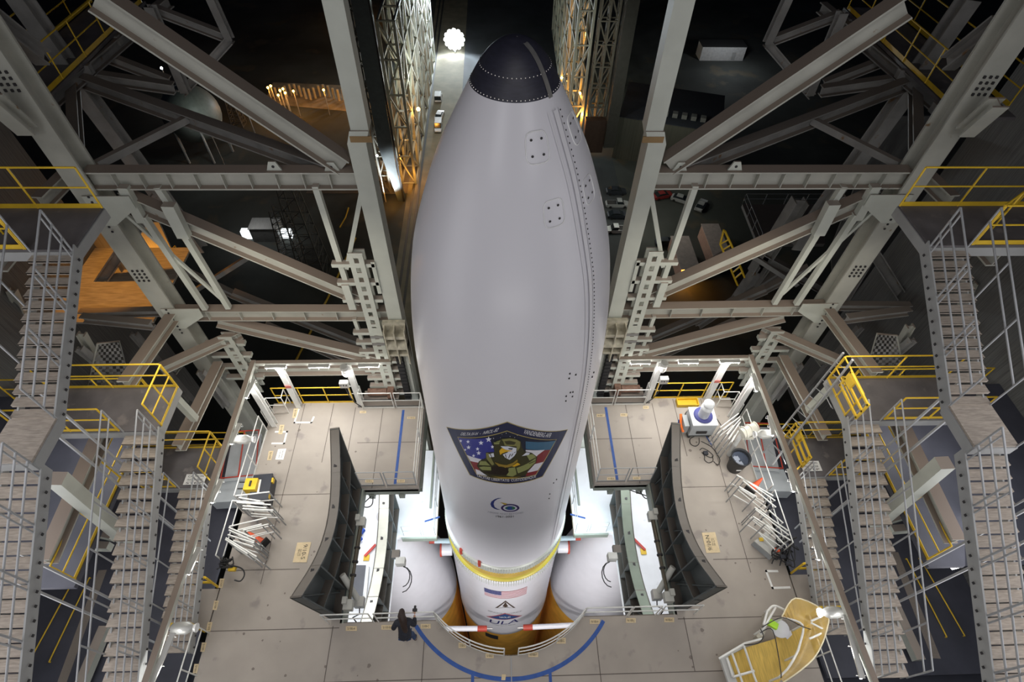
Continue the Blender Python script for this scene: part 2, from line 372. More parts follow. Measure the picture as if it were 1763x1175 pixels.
emb('logo_globe_land', 'logo_land', (.05, .20, .08), .015, G(1050, 475, 1120, 490, 1130, 520, 1080, 545, 1050, 520), G(885, 490, 940, 475, 930, 520, 890, 530), parent=lg)
emb('logo_swoosh', 'logo_gold', (.50, .36, .05), .009, G(740, 370, 830, 380, 930, 405, 900, 428, 850, 428, 800, 392), parent=lg)
lt = MB(); curved_text(lt, '1961-2021', G(645, 742)[0], G(1090, 742)[0], .15)
lt.build('logo_year_lettering', INK, lg)
lt = MB(); curved_text(lt, 'ABOVE AND BEYOND', G(430, 618)[0], G(1330, 640)[0], .13)
lt.build('logo_motto_lettering', plain('pale_lettering', (.40, .40, .45)), lg)
# upper stage ring, interstage -----------------------------------------
def lat(name, m_, prof, parent=rk, label=None, n=96): return MB().lathe(prof, n).build(name, m_, parent, label)
lat('boat_tail_ring', mat('ring_grey', (.55, .57, .52), .4, .1), [(2.565, -4.2), (2.62, -4.25), (2.62, -4.85), (2.52, -4.9)])
lat('upper_tank_band', TANKY, [(2.5, -4.6), (2.5, -6.3), (2.5, -6.4)], label='yellow foam covered tank band')
lat('band_lip', mat('bright_yellow_rim', (.50, .42, .06), .4), [(2.5, -5.85), (2.62, -5.9), (2.62, -6.0), (2.5, -6.05)])
lat('interstage', WHITEG, [(2.5, -6.05), (2.61, -6.1), (2.61, -6.5), (2.565, -6.55), (2.565, -15.6), (2.60, -15.7), (2.60, -16.3), (2.55, -16.4)], label='white interstage below the yellow band')
cb = lat('core_booster', ORANGE, [(2.55, -16.35), (2.55, -59)], label='orange foam core stage')
fr = MB()
for k in range(150):
    a = 2*PI*k/150
    fr.box(surf(a, -4.6, .06), (.03, .03, .5)); fr.box(surf(a, -6.35, .06), (.03, .03, .6))
fr.build('ring_fasteners', mat('fastener_grey', (.42, .44, .40), .5), rk)['kind'] = 'stuff'
for x, y in ((795, 946), (826, 967)):
    a, z = hit(x, y); q = surf(a, z, .05)
    MB().box(q, (.12, .12, .16)).box(q+V3((0, -.02, -.22)), (.1, .1, .25)).build('vent_cover', RED, rk, 'small red vent cover')
def H(*p): return [(780+p[i]/6.184, 920+p[i+1]/6.184) for i in range(0, len(p), 2)]
ri = lambda z: 2.565
def idec(name, mname, col, off, *polys, parent=rk): return decal(MB(), polys, off, ri).build(name, plain(mname, col), parent)
(a0, zt), (a1, _), (_, zb) = hit(*H(332, 575)[0], ri), hit(*H(788, 572)[0], ri), hit(*H(560, 686)[0], ri)
zb = min(zb, zt-.9); zt = hit(*H(560, 612)[0], ri)[1]
fl = decal(MB(), [[(a0, zt), (a1, zt), (a1, zb), (a0, zb)]], .005, ri, px=False).build('national_flag', plain('flag_white', (.68, .67, .72)), rk)
hs = (zt-zb)/13
decal(MB(), [[(a0, zt-2*i*hs), (a1, zt-2*i*hs), (a1, zt-(2*i+1)*hs), (a0, zt-(2*i+1)*hs)] for i in range(7)], .008, ri, px=False).build('flag_stripes', plain('stripe_red', (.30, .05, .05)), fl)
ac = a0+(a1-a0)*.4
cn = decal(MB(), [[(a0, zt), (ac, zt), (ac, zt-7*hs), (a0, zt-7*hs)]], .011, ri, px=False).build('flag_canton', plain('canton_blue', (.03, .035, .13)), fl)
decal(MB(), [[(a0+(ac-a0)*(i+.5)/11-.006, zt-(j+.3)*7*hs/9), (a0+(ac-a0)*(i+.5)/11+.006, zt-(j+.3)*7*hs/9), (a0+(ac-a0)*(i+.5)/11, zt-(j+.75)*7*hs/9)] for i in range(11) for j in range(9) if (i+j) % 2 == 0], .014, ri, px=False).build('flag_star', plain('star_white', (.7, .7, .8)), fl)
def K(*p): return [(830+p[i]/22.04, 1030+p[i+1]/22.04) for i in range(0, len(p), 2)]
dl = idec('delta_logo', 'delta_ink', (.05, .03, .02), .006, K(888, 100, 1270, 372, 1180, 372, 888, 150), K(888, 100, 888, 150, 590, 375, 490, 380), K(888, 150, 985, 325, 888, 350, 775, 325))
idec('delta_logo_base', 'delta_ink', (.05, .03, .02), .006, K(490, 380, 888, 345, 1270, 372, 888, 362), parent=dl)
lt = MB(); curved_text(lt, 'SPACE  FORCE', K(230, 500)[0], K(1500, 500)[0], .22, rf=ri); lt.build('delta_logo_lettering', plain('faint_ink', (.36, .35, .36)), dl)
ul = idec('alliance_logo', 'ula_red', (.38, .10, .12), .006, K(150, 690, 870, 570, 1530, 665, 870, 830))
idec('logo_diamond', 'ula_blue', (.03, .07, .20), .010, K(290, 712, 870, 605, 1420, 690, 860, 815), parent=ul)
lt = MB(); curved_text(lt, 'NROL-82', K(660, 752)[0], K(1075, 740)[0], .32, .016, rf=ri); lt.build('logo_diamond_lettering', tw, ul)
lt = MB(); curved_text(lt, 'ULA', K(270, 925)[0], K(1370, 895)[0], .75, .008, rf=ri, slant=.03); lt.build('alliance_lettering', plain('ula_navy', (.02, .02, .14)), ul)
lt = MB(); curved_text(lt, 'United Launch Alliance', K(400, 1010)[0], K(1260, 1000)[0], .22, .008, rf=ri); lt.build('alliance_name_lettering', plain('faint_ink2', (.40, .40, .38)), ul)
decal(MB(), [[(hit(*H(350, 1115)[0], lambda z: 2.56)[0], -17.0), (hit(*H(480, 1160)[0], lambda z: 2.56)[0], -17.0), (hit(*H(480, 1160)[0], lambda z: 2.56)[0], -17.9), (hit(*H(350, 1115)[0], lambda z: 2.56)[0], -17.9)]], .01, lambda z: 2.56, px=False).build('dark_patch', INK, rk)
# side boosters (part of the rocket)
for S in LR:
    bc = (S*5.35, 0, 0)
    b = MB().lathe([(0, -4.9), (.35, -5.0), (.75, -5.5), (1.45, -7.6), (2.05, -10.2), (2.4, -12.4), (2.56, -14.2), (2.57, -15.6)], 64, bc).build('booster_nose_cone', WHITEG, rk, f'white cone of the {SIDE[S]} side booster')
    MB().lathe([(2.57, -15.55), (2.57, -59)], 64, bc).build('side_booster', ORANGE, rk, f'orange {SIDE[S]} side booster')
    c = MB().cyl((S*2.5, -.6, -7.6), (S*3.05, -.6, -7.6), .32, 20); c.build('booster_attach_fitting', WHITEG, rk)
    MB().cyl((S*2.98, -.6, -7.6), (S*3.06, -.6, -7.6), .37, 20).build('attach_fitting_rim', RED, rk)
# ================================================================ DECK (the working level)
def arc(cx, cy, r, a0, a1, n): return [(cx+r*math.cos(a0+(a1-a0)*i/n), cy+r*math.sin(a0+(a1-a0)*i/n)) for i in range(n+1)]
XO, XI, XW = 9.3, 5.25, 3.22      # outer edge, bay edge, wing tip
YF, YW, YB = -5.42, -.97, 2.75    # front edge of the bay, near edge of the wings, back edge
def slab(name, m_, poly, z, t=.3): return struct(MB().prism([(x, y, z-t) for x, y in poly], (0, 0, t)).build(name, m_))
ARC = arc(0, -3.42, 3.03, PI+.735, 2*PI-.735, 24)
slab('floor', DECK, [(-XO, -14), (XO, -14), (XO, YB), (XW, YB), (XW, YW), (XI, YW), (XI, YF), (ARC[-1][0], YF)]+ARC[::-1][0:]+[(ARC[0][0], YF), (-XI, YF), (-XI, YW), (-XW, YW), (-XW, YB), (-XO, YB)], 0)
o = bpy.data.objects['floor']
sm = MB()
def seam(x0, y0, x1, y1, w=.022):
    d = V3((x1-x0, y1-y0, 0)).normalized(); nn = V3((-d.y, d.x, 0))*w/2; a, b = V3((x0, y0, .004)), V3((x1, y1, .004))
    sm.quad(a-nn, b-nn, b+nn, a+nn)
for s in (-1, 1):
    for x, y0, y1 in ((8.05, 2.7, -4.2), (6.9, 2.7, .1), (4.9, 2.5, YW), (6.0, 2.5, .2), (2.65, -5.85, -14), (5.5, -5.5, -7.0), (8.1, -7, -14)):
        seam(s*x, y0, s*x, y1)
    for y, x0, x1 in ((.9, 3.25, 5.7), (-1.15, 6.2, 9.3), (-3.75, 6.9, 9.3), (-5.55, 5.3, 9.3), (-7.0, 0, 9.3), (-8.6, 0, 9.3)): seam(s*x0, y, s*x1, y)
sm.build('deck_seam', plain('seam_dark', (.10, .08, .07)), o)
# stains on the plates
stn = MB()
for k in range(150):
    x, y = random.uniform(-9, 9), random.uniform(-7.5, 2.5)
    if abs(x) < 5.6 and y > -6.4 or abs(x) < 3.3: continue
    r = random.choice((.02, .03, .04, .06)); stn.add([(x+r*math.cos(t)*random.uniform(.7, 1.3), y+r*math.sin(t), .003) for t in [PI/4*i for i in range(8)]], [tuple(range(8))])
stn.build('oil_spots', plain('oil_stain', (.19, .16, .14)), o)
for s in LR:    # edge fascia girders under the deck
    f = MB()
    f.ibeam((s*XW, YW+.1, -.42), (s*XW, YB+4, -.42), .16, .34); f.bar((s*(XW+.02), YW+.06, -.35), (s*XI, YW+.06, -.35), .12, .42)
    for x in (3.9, 5.0): f.bb(s*x-.1, s*x+.1, YW-.05, YW+.12, -.8, -.5)
    f.bb(s*XI-.06, s*XI+.06, YF, YW, -.5, 0)
    tag(f.build('edge_girder', FLAPG), f'grey green steel girder under the {SIDE[s]} inner deck wing', 'girder')
f = MB()
for s in LR: f.bar((s*2.24, YF, -.28), (s*XI, YF, -.28), .06, .5)
for a, b in zip(ARC, ARC[1:]): f.bar((*a, -.28), (*b, -.28), .06, .5)
tag(f.build('edge_plate', STEELD), 'steel edge plate following the curved front cutout of the deck', 'edge plate')
# tape
tp = MB()
TA = arc(0, -3.45, 3.55, PI+.62, 2*PI-.62, 40); N_ = len(TA)
tp.add([(cx_*(1+q), cy_, .006) for (cx_, cy_), q in [(p, 0) for p in TA]]+[(p[0]*1.033, -3.45+(p[1]+3.45)*1.033, .006) for p in TA], [(i, i+1, N_+i+1, N_+i) for i in range(N_-1)])
for s in LR: tp.quad((s*1.15-.045, -6.85, .007), (s*1.15+.045, -6.85, .007), (s*1.15+.045, -9, .007), (s*1.15-.045, -9, .007))
tag(tp.build('floor_tape', BLUE), 'blue tape arc on the deck in front of the rocket', 'tape')
for s in LR:
    x = s*4.08
    tag(MB().quad((x-.05, YW+.1, .006), (x+.05, YW+.1, .006), (x+.05, 2.35, .006), (x-.05, 2.35, .006)).build('floor_tape', BLUE), f'straight blue tape line across the {SIDE[s]} inner deck wing', 'tape')
def wtape(label, segs, mm=WTAPE, w=.07, plane='z0'):
    t = MB()
    for a, b in segs:
        a, b = U(plane, *a), U(plane, *b); a.z = b.z = .006; d = (b-a).normalized(); nn = V3((-d.y, d.x, 0))*w/2
        t.quad(a-nn-d*w/2, b-nn+d*w/2, b+nn+d*w/2, a+nn-d*w/2)
    tag(t.build('floor_marking', mm), label, 'floor marking')
wtape('white open bracket marking on the deck near the left rear post', [((514, 706), (507, 728)), ((507, 728), (536, 728)), ((536, 728), (540, 719))])
wtape('white three sided square marking at the left deck edge', [((475, 744), (494, 744)), ((494, 744), (489, 764)), ((489, 764), (469, 764))])
wtape('white bracket marking on the deck beside the right edge panels', [((1338, 984), (1319, 984)), ((1319, 984), (1330, 1013)), ((1330, 1013), (1359, 1012))])
def panel(name, label, c4, m_, texts=(), cat='sign', z=.012):
    P = [U('z0', *p) for p in c4]; P = [V3((p.x, p.y, z)) for p in P]
    o = tag(MB().prism([p-V3((0, 0, .008)) for p in P], (0, 0, .008)).build(name, m_), label, cat)
    for body, s0, s1, t0, t1, rot in texts:     # lettering laid in the panel's own frame: P0->P1 is along the text, P0->P3 its up
        vs, fs = textmesh(body); B = P[rot:]+P[:rot]; mb = MB()
        pos = lambda u, v: B[0]+(B[1]-B[0])*(s0+(s1-s0)*u)+(B[3]-B[0])*(t0+(t1-t0)*v)+V3((0, 0, .004))
        for f_ in fs: mb.add([pos(*vs[i]) for i in f_], [tuple(range(len(f_)))])
        mb.build('stencil_lettering', INK, o)
    return o
panel('stencil_panel', 'buff stencilled panel with sideways lettering on the left deck', [(512, 935), (504, 969), (528, 969), (536, 934)], SIGNY, (('9/10-S', .12, .86, .52, .8, 0), ('MAX LOAD', .35, .7, .34, .44, 0), ('PER SQ FT', .35, .7, .2, .3, 0)))
panel('stencil_panel', 'buff stencilled panel with sideways lettering on the right deck', [(1240, 952), (1231, 917), (1208, 918), (1216, 953)], SIGNY, (('9/10-N', .12, .86, .52, .8, 0), ('MAX LOAD', .35, .7, .34, .44, 0), ('PER SQ FT', .35, .7, .2, .3, 0)))
panel('notice_sheet', 'white notice sheet fixed on the deck by the left edge', [(479, 774), (474, 792), (488, 792), (493, 773)], plain('sheet_white', (.85, .85, .84)), (('CAUTION', .1, .9, .6, .78, 0), ('LOAD LIMIT', .1, .9, .3, .45, 0)))
k = 0
for (x, y, w_, h_, tl) in ((605, 1083, 19, 8, 'second from the left end of the front railing'), (666, 1081, 19, 8, 'left of the person at the front railing'), (733, 1079, 17, 8, 'just right of the person'), (796, 1112, 13, 9, 'under the left part of the curved railing'), (843, 1130, 14, 8, 'left of centre under the curved railing'), (918, 1128, 17, 8, 'right of centre under the curved railing'), (966, 1104, 16, 10, 'under the right part of the curved railing'), (1024, 1071, 17, 8, 'beside the right end of the blue arc'), (1086, 1069, 17, 8, 'in front of the lower right flap'), (1152, 1068, 17, 8, 'nearest the right end of the front railing'), (636, 829, 14, 5, 'at the near edge of the left wing, outer'), (690, 829, 14, 5, 'at the near edge of the left wing, by the blue line'), (1052, 825, 14, 5, 'at the near edge of the right wing, by the blue line'), (1096, 824, 13, 5, 'at the near edge of the right wing, outer'), (625, 710, 11, 4, 'below the machinery left of the column'), (708, 720, 14, 4, 'right of the blue line on the left wing'), (1034, 716, 14, 5, 'left of the blue line on the right wing'), (1074, 715, 12, 5, 'right of the blue line on the right wing'), (1112, 702, 10, 5, 'below the stepped railing on the right wing')):
    panel('location_tag', 'small buff location tag '+tl, [(x-w_/2, y+h_/2), (x+w_/2, y+h_/2), (x+w_/2, y-h_/2), (x-w_/2, y-h_/2)], SIGNY, (('S/100-%s' % 'ABCDEFGHJKLMNPRSTUV'[k] if x < 870 else 'N/100-%s' % 'ABCDEFGHJKLMNPRSTUV'[k], .15, .85, .25, .75, 0),), 'tag'); k += 1
for (x, y, tl) in ((508, 712, 'by the white bracket'), (484, 740, 'at the left rear post'), (465, 785, 'next to the white sheet'), (381, 1005, 'at the top of the left edge row'), (371, 1043, 'second in the left edge row'), (360, 1080, 'third in the left edge row'), (350, 1115, 'fourth in the left edge row'), (337, 1152, 'lowest in the left edge row')):
    w_, h_ = 5, 8
    panel('location_tag', 'small upright buff tag '+tl, [(x-w_+3, y-h_), (x-w_, y+h_), (x+w_-3, y+h_), (x+w_+1, y-h_)], SIGNY, (('S/10%d' % (x % 7), .15, .85, .3, .7, 0),), 'tag')
panel('location_tag', 'buff tag standing across the centre line at the bottom of the deck', [(863, 1172), (864, 1162), (871, 1162), (870, 1172)], SIGNY, (), 'tag')
MB_ = MB().bar((0, -6.46, .01), (0, -9, .01), .03, .012); tag(MB_.build('centre_strip', GALV), 'thin pale strip running from the curved railing down the deck centre', 'strip')

# ---------------------------------------------------------------- guard rails
def railing(label, pts, m_, h=1.07, r=.021, sp=1.5, toe=None, group=None, name='guard_railing', mid=(.52,), post_at=None, closed_ends=True, nt=7, cat='railing'):
    pts = [V3(p) for p in pts]; t = thing(name, label, cat, pts[0], group); up = V3((0, 0, 1))
    MB().tube([p+up*h for p in pts], r, nt).build('top_rail', m_, t)
    for f in mid: MB().tube([p+up*h*f for p in pts], r*.9, nt).build('mid_rail', m_, t)
    if post_at is None:
        post_at = [pts[0]]
        for a, b in zip(pts, pts[1:]):
            L = (b-a).length; n = max(1, round(L/sp))
            post_at += [a+(b-a)*(i/n) for i in range(1, n+1)]
    for p in post_at: MB().tube([V3(p), V3(p)+up*h], r, nt).build('post', m_, t)
    if toe:
        tb = MB()
        for a, b in zip(pts, pts[1:]): tb.bar(a+up*toe/2, b+up*toe/2, .012, toe)
        tb.build('toe_board', m_, t)
    return t
railing('white guard railing section at the left end of the front bay edge', [(-5.65, YF, 0), (-4.25, YF, 0)], PIPE, sp=1.4, mid=(.5,))
railing('white guard railing section in front of the lower left flap', [(-4.1, YF, 0), (-2.3, YF, 0)], PIPE, sp=1.8, mid=(.5,))
railing('white guard railing section with corner post at the right of the bay edge', [(2.3, YF, 0), (3.7, YF, 0)], PIPE, sp=1.4)
railing('white guard railing section in front of the lower right flap', [(3.75, YF, 0), (4.6, YF, 0)], PIPE, sp=.9)
railing('white guard railing section at the right end of the front bay edge', [(4.7, YF, 0), (5.85, YF, 0)], PIPE, sp=1.2)
A2 = [(p[0], p[1], 0) for p in ARC]
h_ = len(A2)//2
railing('left half of the curved white guard railing in front of the rocket', A2[:h_], PIPE, post_at=[A2[0], A2[h_//2], A2[h_-1]], toe=.12)
railing('right half of the curved white guard railing in front of the rocket', A2[h_+1:], PIPE, post_at=[A2[h_+1], A2[-h_//2], A2[-1]], toe=.12)
for S in LR:
    sd = SIDE[S]
    railing(f'white guard railing along the near edge of the {sd} wing, outer section', [mir((-5.3, YW+.1, 0), S), mir((-4.45, YW+.1, 0), S)], GALV, sp=.85, toe=.1)
    railing(f'white guard railing along the near edge of the {sd} wing, inner section', [mir((-4.35, YW+.1, 0), S), mir((-3.3, YW+.1, 0), S)], GALV, sp=1, toe=.1)
    railing(f'white guard railing along the rocket side of the {sd} wing, near section', [mir((-XW-.06, YW+.1, 0), S), mir((-XW-.06, .8, 0), S)], PIPE, sp=1.7, toe=.1)
    railing(f'white guard railing along the rocket side of the {sd} wing, far section', [mir((-XW-.06, .9, 0), S), mir((-XW-.06, 2.4, 0), S)], PIPE, sp=1.5, toe=.1)
    railing(f'white guard railing at the back of the {sd} wing beside the column', [mir((-XW-.1, 2.45, 0), S), mir((-4.35, 2.45, 0), S)], PIPE, sp=1.2, toe=.1)
    railing(f'white guard railing at the back of the {sd} wing, middle section', [mir((-4.45, 2.45, 0), S), mir((-5.65, 2.45, 0), S)], PIPE, sp=1.2, toe=.1)
    railing(f'short stepped white railing at the back of the {sd} wing', [mir((-5.7, 2.45, 0), S), mir((-5.7, 2.8, 0), S), mir((-6.15, 2.8, 0), S)], PIPE, sp=.5)
    railing(f'yellow guard railing at the back edge of the {sd} deck', [mir((-6.1, YB, 0), S), mir((-9.1, YB, 0), S)], YEL, sp=1.0, toe=.1, r=.025)
    # machinery ledge behind the wing
    mb = MB().bb(*sorted((S*3.3, S*5.9)), 2.5, 2.75, 0, .12); q = tag(mb.build('machinery_ledge', STEELD), f'brown steel ledge behind the {sd} wing railing', 'ledge')
    g = thing('drive_motor', f'rusty brown drive motor behind the {sd} wing railing', 'motor', mir((-5.1, 3.0, .3), S))
    RUSTY = mat('rusty_brown', (.18, .10, .07), .7, 0, .3, 6)
    MB().cyl(mir((-5.5, 3.0, .35), S), mir((-4.75, 3.0, .35), S), .16, 14).build('motor_body', RUSTY, g)
    MB().box(mir((-4.6, 3.0, .3), S), (.25, .4, .4)).build('gearbox', RUSTY, g)
    MB().bb(*sorted((S*4.3, S*5.7)), 2.8, 3.2, .05, .15).build('mounting_plate', STEELD, g)
tb = MB(); pz = [U('z0', *p) for p in ((1161, 682), (1196, 682))]
t = thing('toe_box', 'yellow open frame tray on the deck under the right yellow railing', 'tray', (7.3, 2.6, 0))
MB().bb(7.0, 7.85, 2.3, 2.62, .02, .05).build('tray_base', YEL, t)
for a, b in (((7.0, 2.3), (7.85, 2.3)), ((7.85, 2.3), (7.85, 2.62)), ((7.85, 2.62), (7.0, 2.62)), ((7.0, 2.62), (7.0, 2.3))): MB().bar((*a, .1), (*b, .1), .03, .18).build('tray_side', YEL, t)

# ---------------------------------------------------------------- raised curved flaps
def flap(name, label, S, hx, z0, y0, y0t, y1, H0, H1, dip, lean, th, m_, m2, edge=None):
    """flap hinged along x = hx, standing up with a concave top; far end from y0 (foot) to y0t (top), near end y1"""
    t = thing(name, label, 'folding platform', mir((hx, (y0+y1)/2, z0), S))
    d = V3((-lean, 0, 1)).normalized(); nrm = V3((d.z, 0, -d.x))   # up the flap, towards the rocket
    n = 18; us = [i/n for i in range(n+1)]
    top = lambda u: H0+(H1-H0)*u-dip*max(0, 1-((u-.5)/.49)**2)
    def P(u, h, o=0):
        ya = y0+(y0t-y0)*h/H0
        return mir(V3((hx, ya+(y1-ya)*u, z0))+d*h+nrm*o, S)
    sk = MB(); O = P(0, 0, .04)-P(0, 0, 0)
    for a, b in zip(us, us[1:]): sk.prism([P(a, 0, -th), P(b, 0, -th), P(b, top(b), -th), P(a, top(a), -th)], O)
    sk.build('skin_plate', m_, t)
    rim = MB(); D = mir(d*-.05, S)
    for a, b in zip(us, us[1:]): rim.prism([P(a, top(a), -th), P(b, top(b), -th), P(b, top(b), 0), P(a, top(a), 0)], D)
    rim.build('curved_rim', m2, t, edge)
    for u, q in ((0, -.05), (1, .05)): MB().prism([P(u, 0, -th), P(u, top(u), -th), P(u, top(u), 0), P(u, 0, 0)], (0, q, 0)).build('end_plate', m_, t)
    MB().prism([P(0, 0, -th), P(1, 0, -th), P(1, 0, 0), P(0, 0, 0)], D*-2).build('hinge_beam', m_, t)
    k = 5
    for i in range(1, k):
        u = i/k; MB().prism([P(u-.006, 0, -th), P(u-.006, top(u), -th), P(u-.006, top(u), 0), P(u-.006, 0, 0)], (0, -.05, 0)).build('rib', m_, t)
    for hh in (.5,):
        r_ = MB()
        for a, b in zip(us, us[1:]): r_.prism([P(a, top(a)*hh-.025, -th), P(b, top(b)*hh-.025, -th), P(b, top(b)*hh-.025, -.01), P(a, top(a)*hh-.025, -.01)], D)
        r_.build('stringer', m_, t)
    for i in range(0, k, 2): MB().tube([P((i+.1)/k, .1, -th*.5), P((i+.9)/k, top((i+.9)/k)*.9, -th*.5)], .03, 5).build('diagonal_brace', m_, t)
    for i in (3, 7, 11, 15): MB().box(P(us[i], top(us[i])+.004, -th*.5), (.1, .13, .01)).build('lifting_slot', INK, t)
    return t
for S in LR:
    sd = SIDE[S]
    flap('raised_platform_flap', f'dark grey raised curved platform flap standing on the {sd} deck', S, -XI, 0, -1.0,   .25, -5.3, 2.35, 2.6, 1.05, .23, .34, FLAP, FLAP, None)
    flap('lower_platform_flap', f'grey raised curved flap in the lower bay on the {sd}', S, -4.72, -5, .3, .9, -5.0, 2.4, 2.4, .9, .07, .42, FLAP, mat('rim_cream', (.55, .55, .48), .5) if S < 0 else mat('rim_green', (.16, .19, .15), .6), 'paler curved rim')
    # hydraulic strut
    t = thing('hydraulic_strut', f'long brown hydraulic strut between the {sd} flaps', 'strut', mir((-6, -2.4, -4), S))
    a, b = mir(U('x-5.05', 622, 900), S), mir(U('x-5.05', 600, 1043), S)
    MB().tube([a, a+(b-a)*.5], .075, 10).build('strut_barrel', mat('strut_brown', (.10, .085, .06), .4, .2), t)
    MB().tube([a+(b-a)*.5, b], .055, 10).build('strut_rod', mat('strut_brown', (.10, .085, .06)), t)
    for q in (.33, .5, .66): MB().cyl(a+(b-a)*(q-.01), a+(b-a)*(q+.01), .1, 12).build('strut_collar', INK, t)
    for q in (a, b): MB().box(q, (.28, .3, .26)).box(q+V3((S*.1, .1, .1)), (.14, .2, .3)).build('strut_bracket', mat('bracket_cream', (.5, .5, .46)), t)
    t = thing('flap_cylinder', f'short cream hydraulic cylinder at the foot of the {sd} raised flap', 'cylinder', mir((-5.2, -4.9, .2), S))
    a, b = mir((-5.35, -4.1, .45), S), mir((-4.85, -4.75, -.3), S)
    MB().cyl(a, b, .1, 12).build('cylinder_barrel', mat('bracket_cream', (.5, .5, .46)), t); MB().box(b, (.3, .3, .3)).build('valve_block', HOUS, t)
    MB().tube([b, b+V3((0, -.3, -.2)), b+V3((-S*-.15, -.45, 0)), b+V3((0, -.6, .1))], .02, 6).build('hose', RUBBER, t)
    t = thing('flap_motor', f'small grey actuator with looped black hoses on the {sd} lower flap', 'actuator', mir((-4.1, -2, -3.4), S))
    c = mir(U('x-4.1', 690, 968), S)
    MB().box(c, (.35, .25, .4)).build('actuator_box', HOUS, t); MB().box(c+V3((S*.2, .25, .1)), (.3, .3, .2)).build('actuator_bracket', FLAP, t)
    for r_ in (.32, .42): MB().tube([c+V3((S*-.1, -.15, -.1))+V3((S*-r_*math.sin(i*.45)*.8, -r_*(1-math.cos(i*.45)), -.05*i)) for i in range(8)], .02, 6).build('hose', RUBBER, t)

# ---------------------------------------------------------------- the white lower bay
for S in LR:
    sd = SIDE[S]
    P = [mir((x, y, 0), S) for x, y in ((-9, -7), (-4.72, -7), (-4.72, -.95), (-3.0, -.95), (-3.0, 3.2), (-9, 3.2))]
    struct(slab('floor', FLOORW, [(p.x, p.y) for p in P], -5))
    railing(f'pale railing on the near edge of the {sd} lower wing, outer section', [mir((-4.4, -.9, -5), S), mir((-3.65, -.9, -5), S)], GALV, sp=.8, r=.018)
    railing(f'pale railing on the near edge of the {sd} lower wing, inner section', [mir((-3.55, -.9, -5), S), mir((-3.05, -.9, -5), S)], GALV, sp=.6, r=.018)
    railing(f'pale railing on the rocket side of the {sd} lower wing', [mir((-3.05, -.9, -5), S), mir((-3.05, 3, -5), S)], GALV, sp=1.2, r=.02)
    tag(MB().prism([mir((-3.0, -.95, -5.35), S), mir((-4.5, -.95, -5.35), S), mir((-4.5, -.95, -5.02), S), mir((-3.0, -.95, -5.02), S)], (0, -.08, 0)).build('edge_girder', FLAPG), f'dark edge girder of the {sd} lower wing', 'girder')
    gb = MB().bar(mir((-3.35, .3, -4.96), S), mir((-3.35, 3.2, -4.96), S), .08, .08); tag(gb.build('floor_curb', FLAPG), f'long steel curb on the {sd} lower wing', 'curb')
    tag(MB().quad(*[mir(U('z-4.98', *p), S) for p in ((731, 897), (757, 889), (757, 892), (731, 900))]).build('floor_tape', BLUE), f'short blue tape strip on the {sd} lower wing', 'tape')
    tag(MB().bar(mir(U('z-4.9', 628, 958), S), mir(U('z-4.9', 647, 938), S), .1, .03).build('strap', mat('strap_red', (.55, .06, .05))), f'red strap on the {sd} white bay floor', 'strap')
    tag(MB().box(mir(U('z-4.96', 631, 961), S), (.24, .24, .04)).build('warning_tag', YEL), f'yellow tag at the end of the red strap in the {sd} bay', 'tag')
t = MB().prism([U('z-4.97', *p) for p in ((610, 974), (630, 974), (623, 1037), (604, 1037))], (0, 0, .02))
tag(t.build('floor_mat', mat('mat_grey', (.14, .145, .165), .8)), 'dark grey mat on the white floor of the left bay', 'mat')
t = MB()
for p, q in (((634, 977), (628, 1044)), ((628, 1044), (603, 1040))): t.bar(U('z-4.9', *p), U('z-4.9', *q), .08, .12)
tag(t.build('mat_frame', WTAPE), 'white raised frame around the dark mat in the left bay', 'frame')
r_ = MB(); c = U('z-4.9', 621, 924)
for i in range(6): r_.box(c+V3((random.uniform(-.12, .12), random.uniform(-.25, .25), random.uniform(-.02, .1))), (.18, .16, .12), (V3((1, .3*i, .2)).normalized(), V3((-.3*i, 1, .1)).normalized(), V3((0, .2, 1))))
tag(r_.build('rag', mat('rag_blue', (.03, .10, .50), .8)), 'crumpled blue rag on the white floor of the left bay', 'rag')
# white tie bars with red ends in front of the rocket
for S in LR:
    t = thing('tie_bar', f'white tie bar with a red end reaching the rocket from the {SIDE[S]}', 'tie bar', mir((-2, -3.3, -8), S))
    a, b, c, d = [mir(p, S) for p in (U('y-3.0', 775, 1082), U('y-3.0', 822, 1083), U('y-3.0', 838, 1083), U('y-3.0', 848, 1083))]
    MB().cyl(a+V3((S*1.6, 0, 0)), b, .13, 14).build('bar', WHITEG, t); MB().cyl(b, c, .15, 14).build('red_end', RED, t, 'red end sleeve'); MB().cyl(c, d, .04, 8).build('pin', METAL, t)
    t = thing('tie_bar', f'pale tie bar behind the rocket on the {SIDE[S]} at the yellow band', 'tie bar', mir((-2, 0, -5), S))
    a, b = mir(U('y-.6', 748, 932), S), mir(U('y-.6', 778, 932), S)
    MB().cyl(a, b, .11, 12).build('bar', mat('pale_blue_bar', (.55, .68, .75)), t); MB().cyl(a, a+(a-b)*.3, .12, 12).build('red_end', RED, t)
# ================================================================ TOWER STEEL
YD = 3.5
def steel(name, label, p, q, w_, h_, m_=None, up=(0, 0, 1), kind='I', cat='beam', stiff=0, t=.045):
    m_ = m_ or STEEL; p, q = V3(p), V3(q); mb = MB()
    if kind == 'I': mb.ibeam(p, q, w_, h_, up, t)
    elif kind == 'B': mb.bar(p, q, w_, h_, up)
    o = tag(mb.build(name, m_), label, cat)
    if stiff:
        d = (q-p).normalized(); sd = d.cross(V3(up)).normalized(); u = sd.cross(d)
        for i in range(1, stiff+1):
            c = p+(q-p)*(i/(stiff+1))
            MB().box(c, (.025, w_*.94, h_-2*t), (d, sd, u)).build('stiffener', m_, o)
    return o
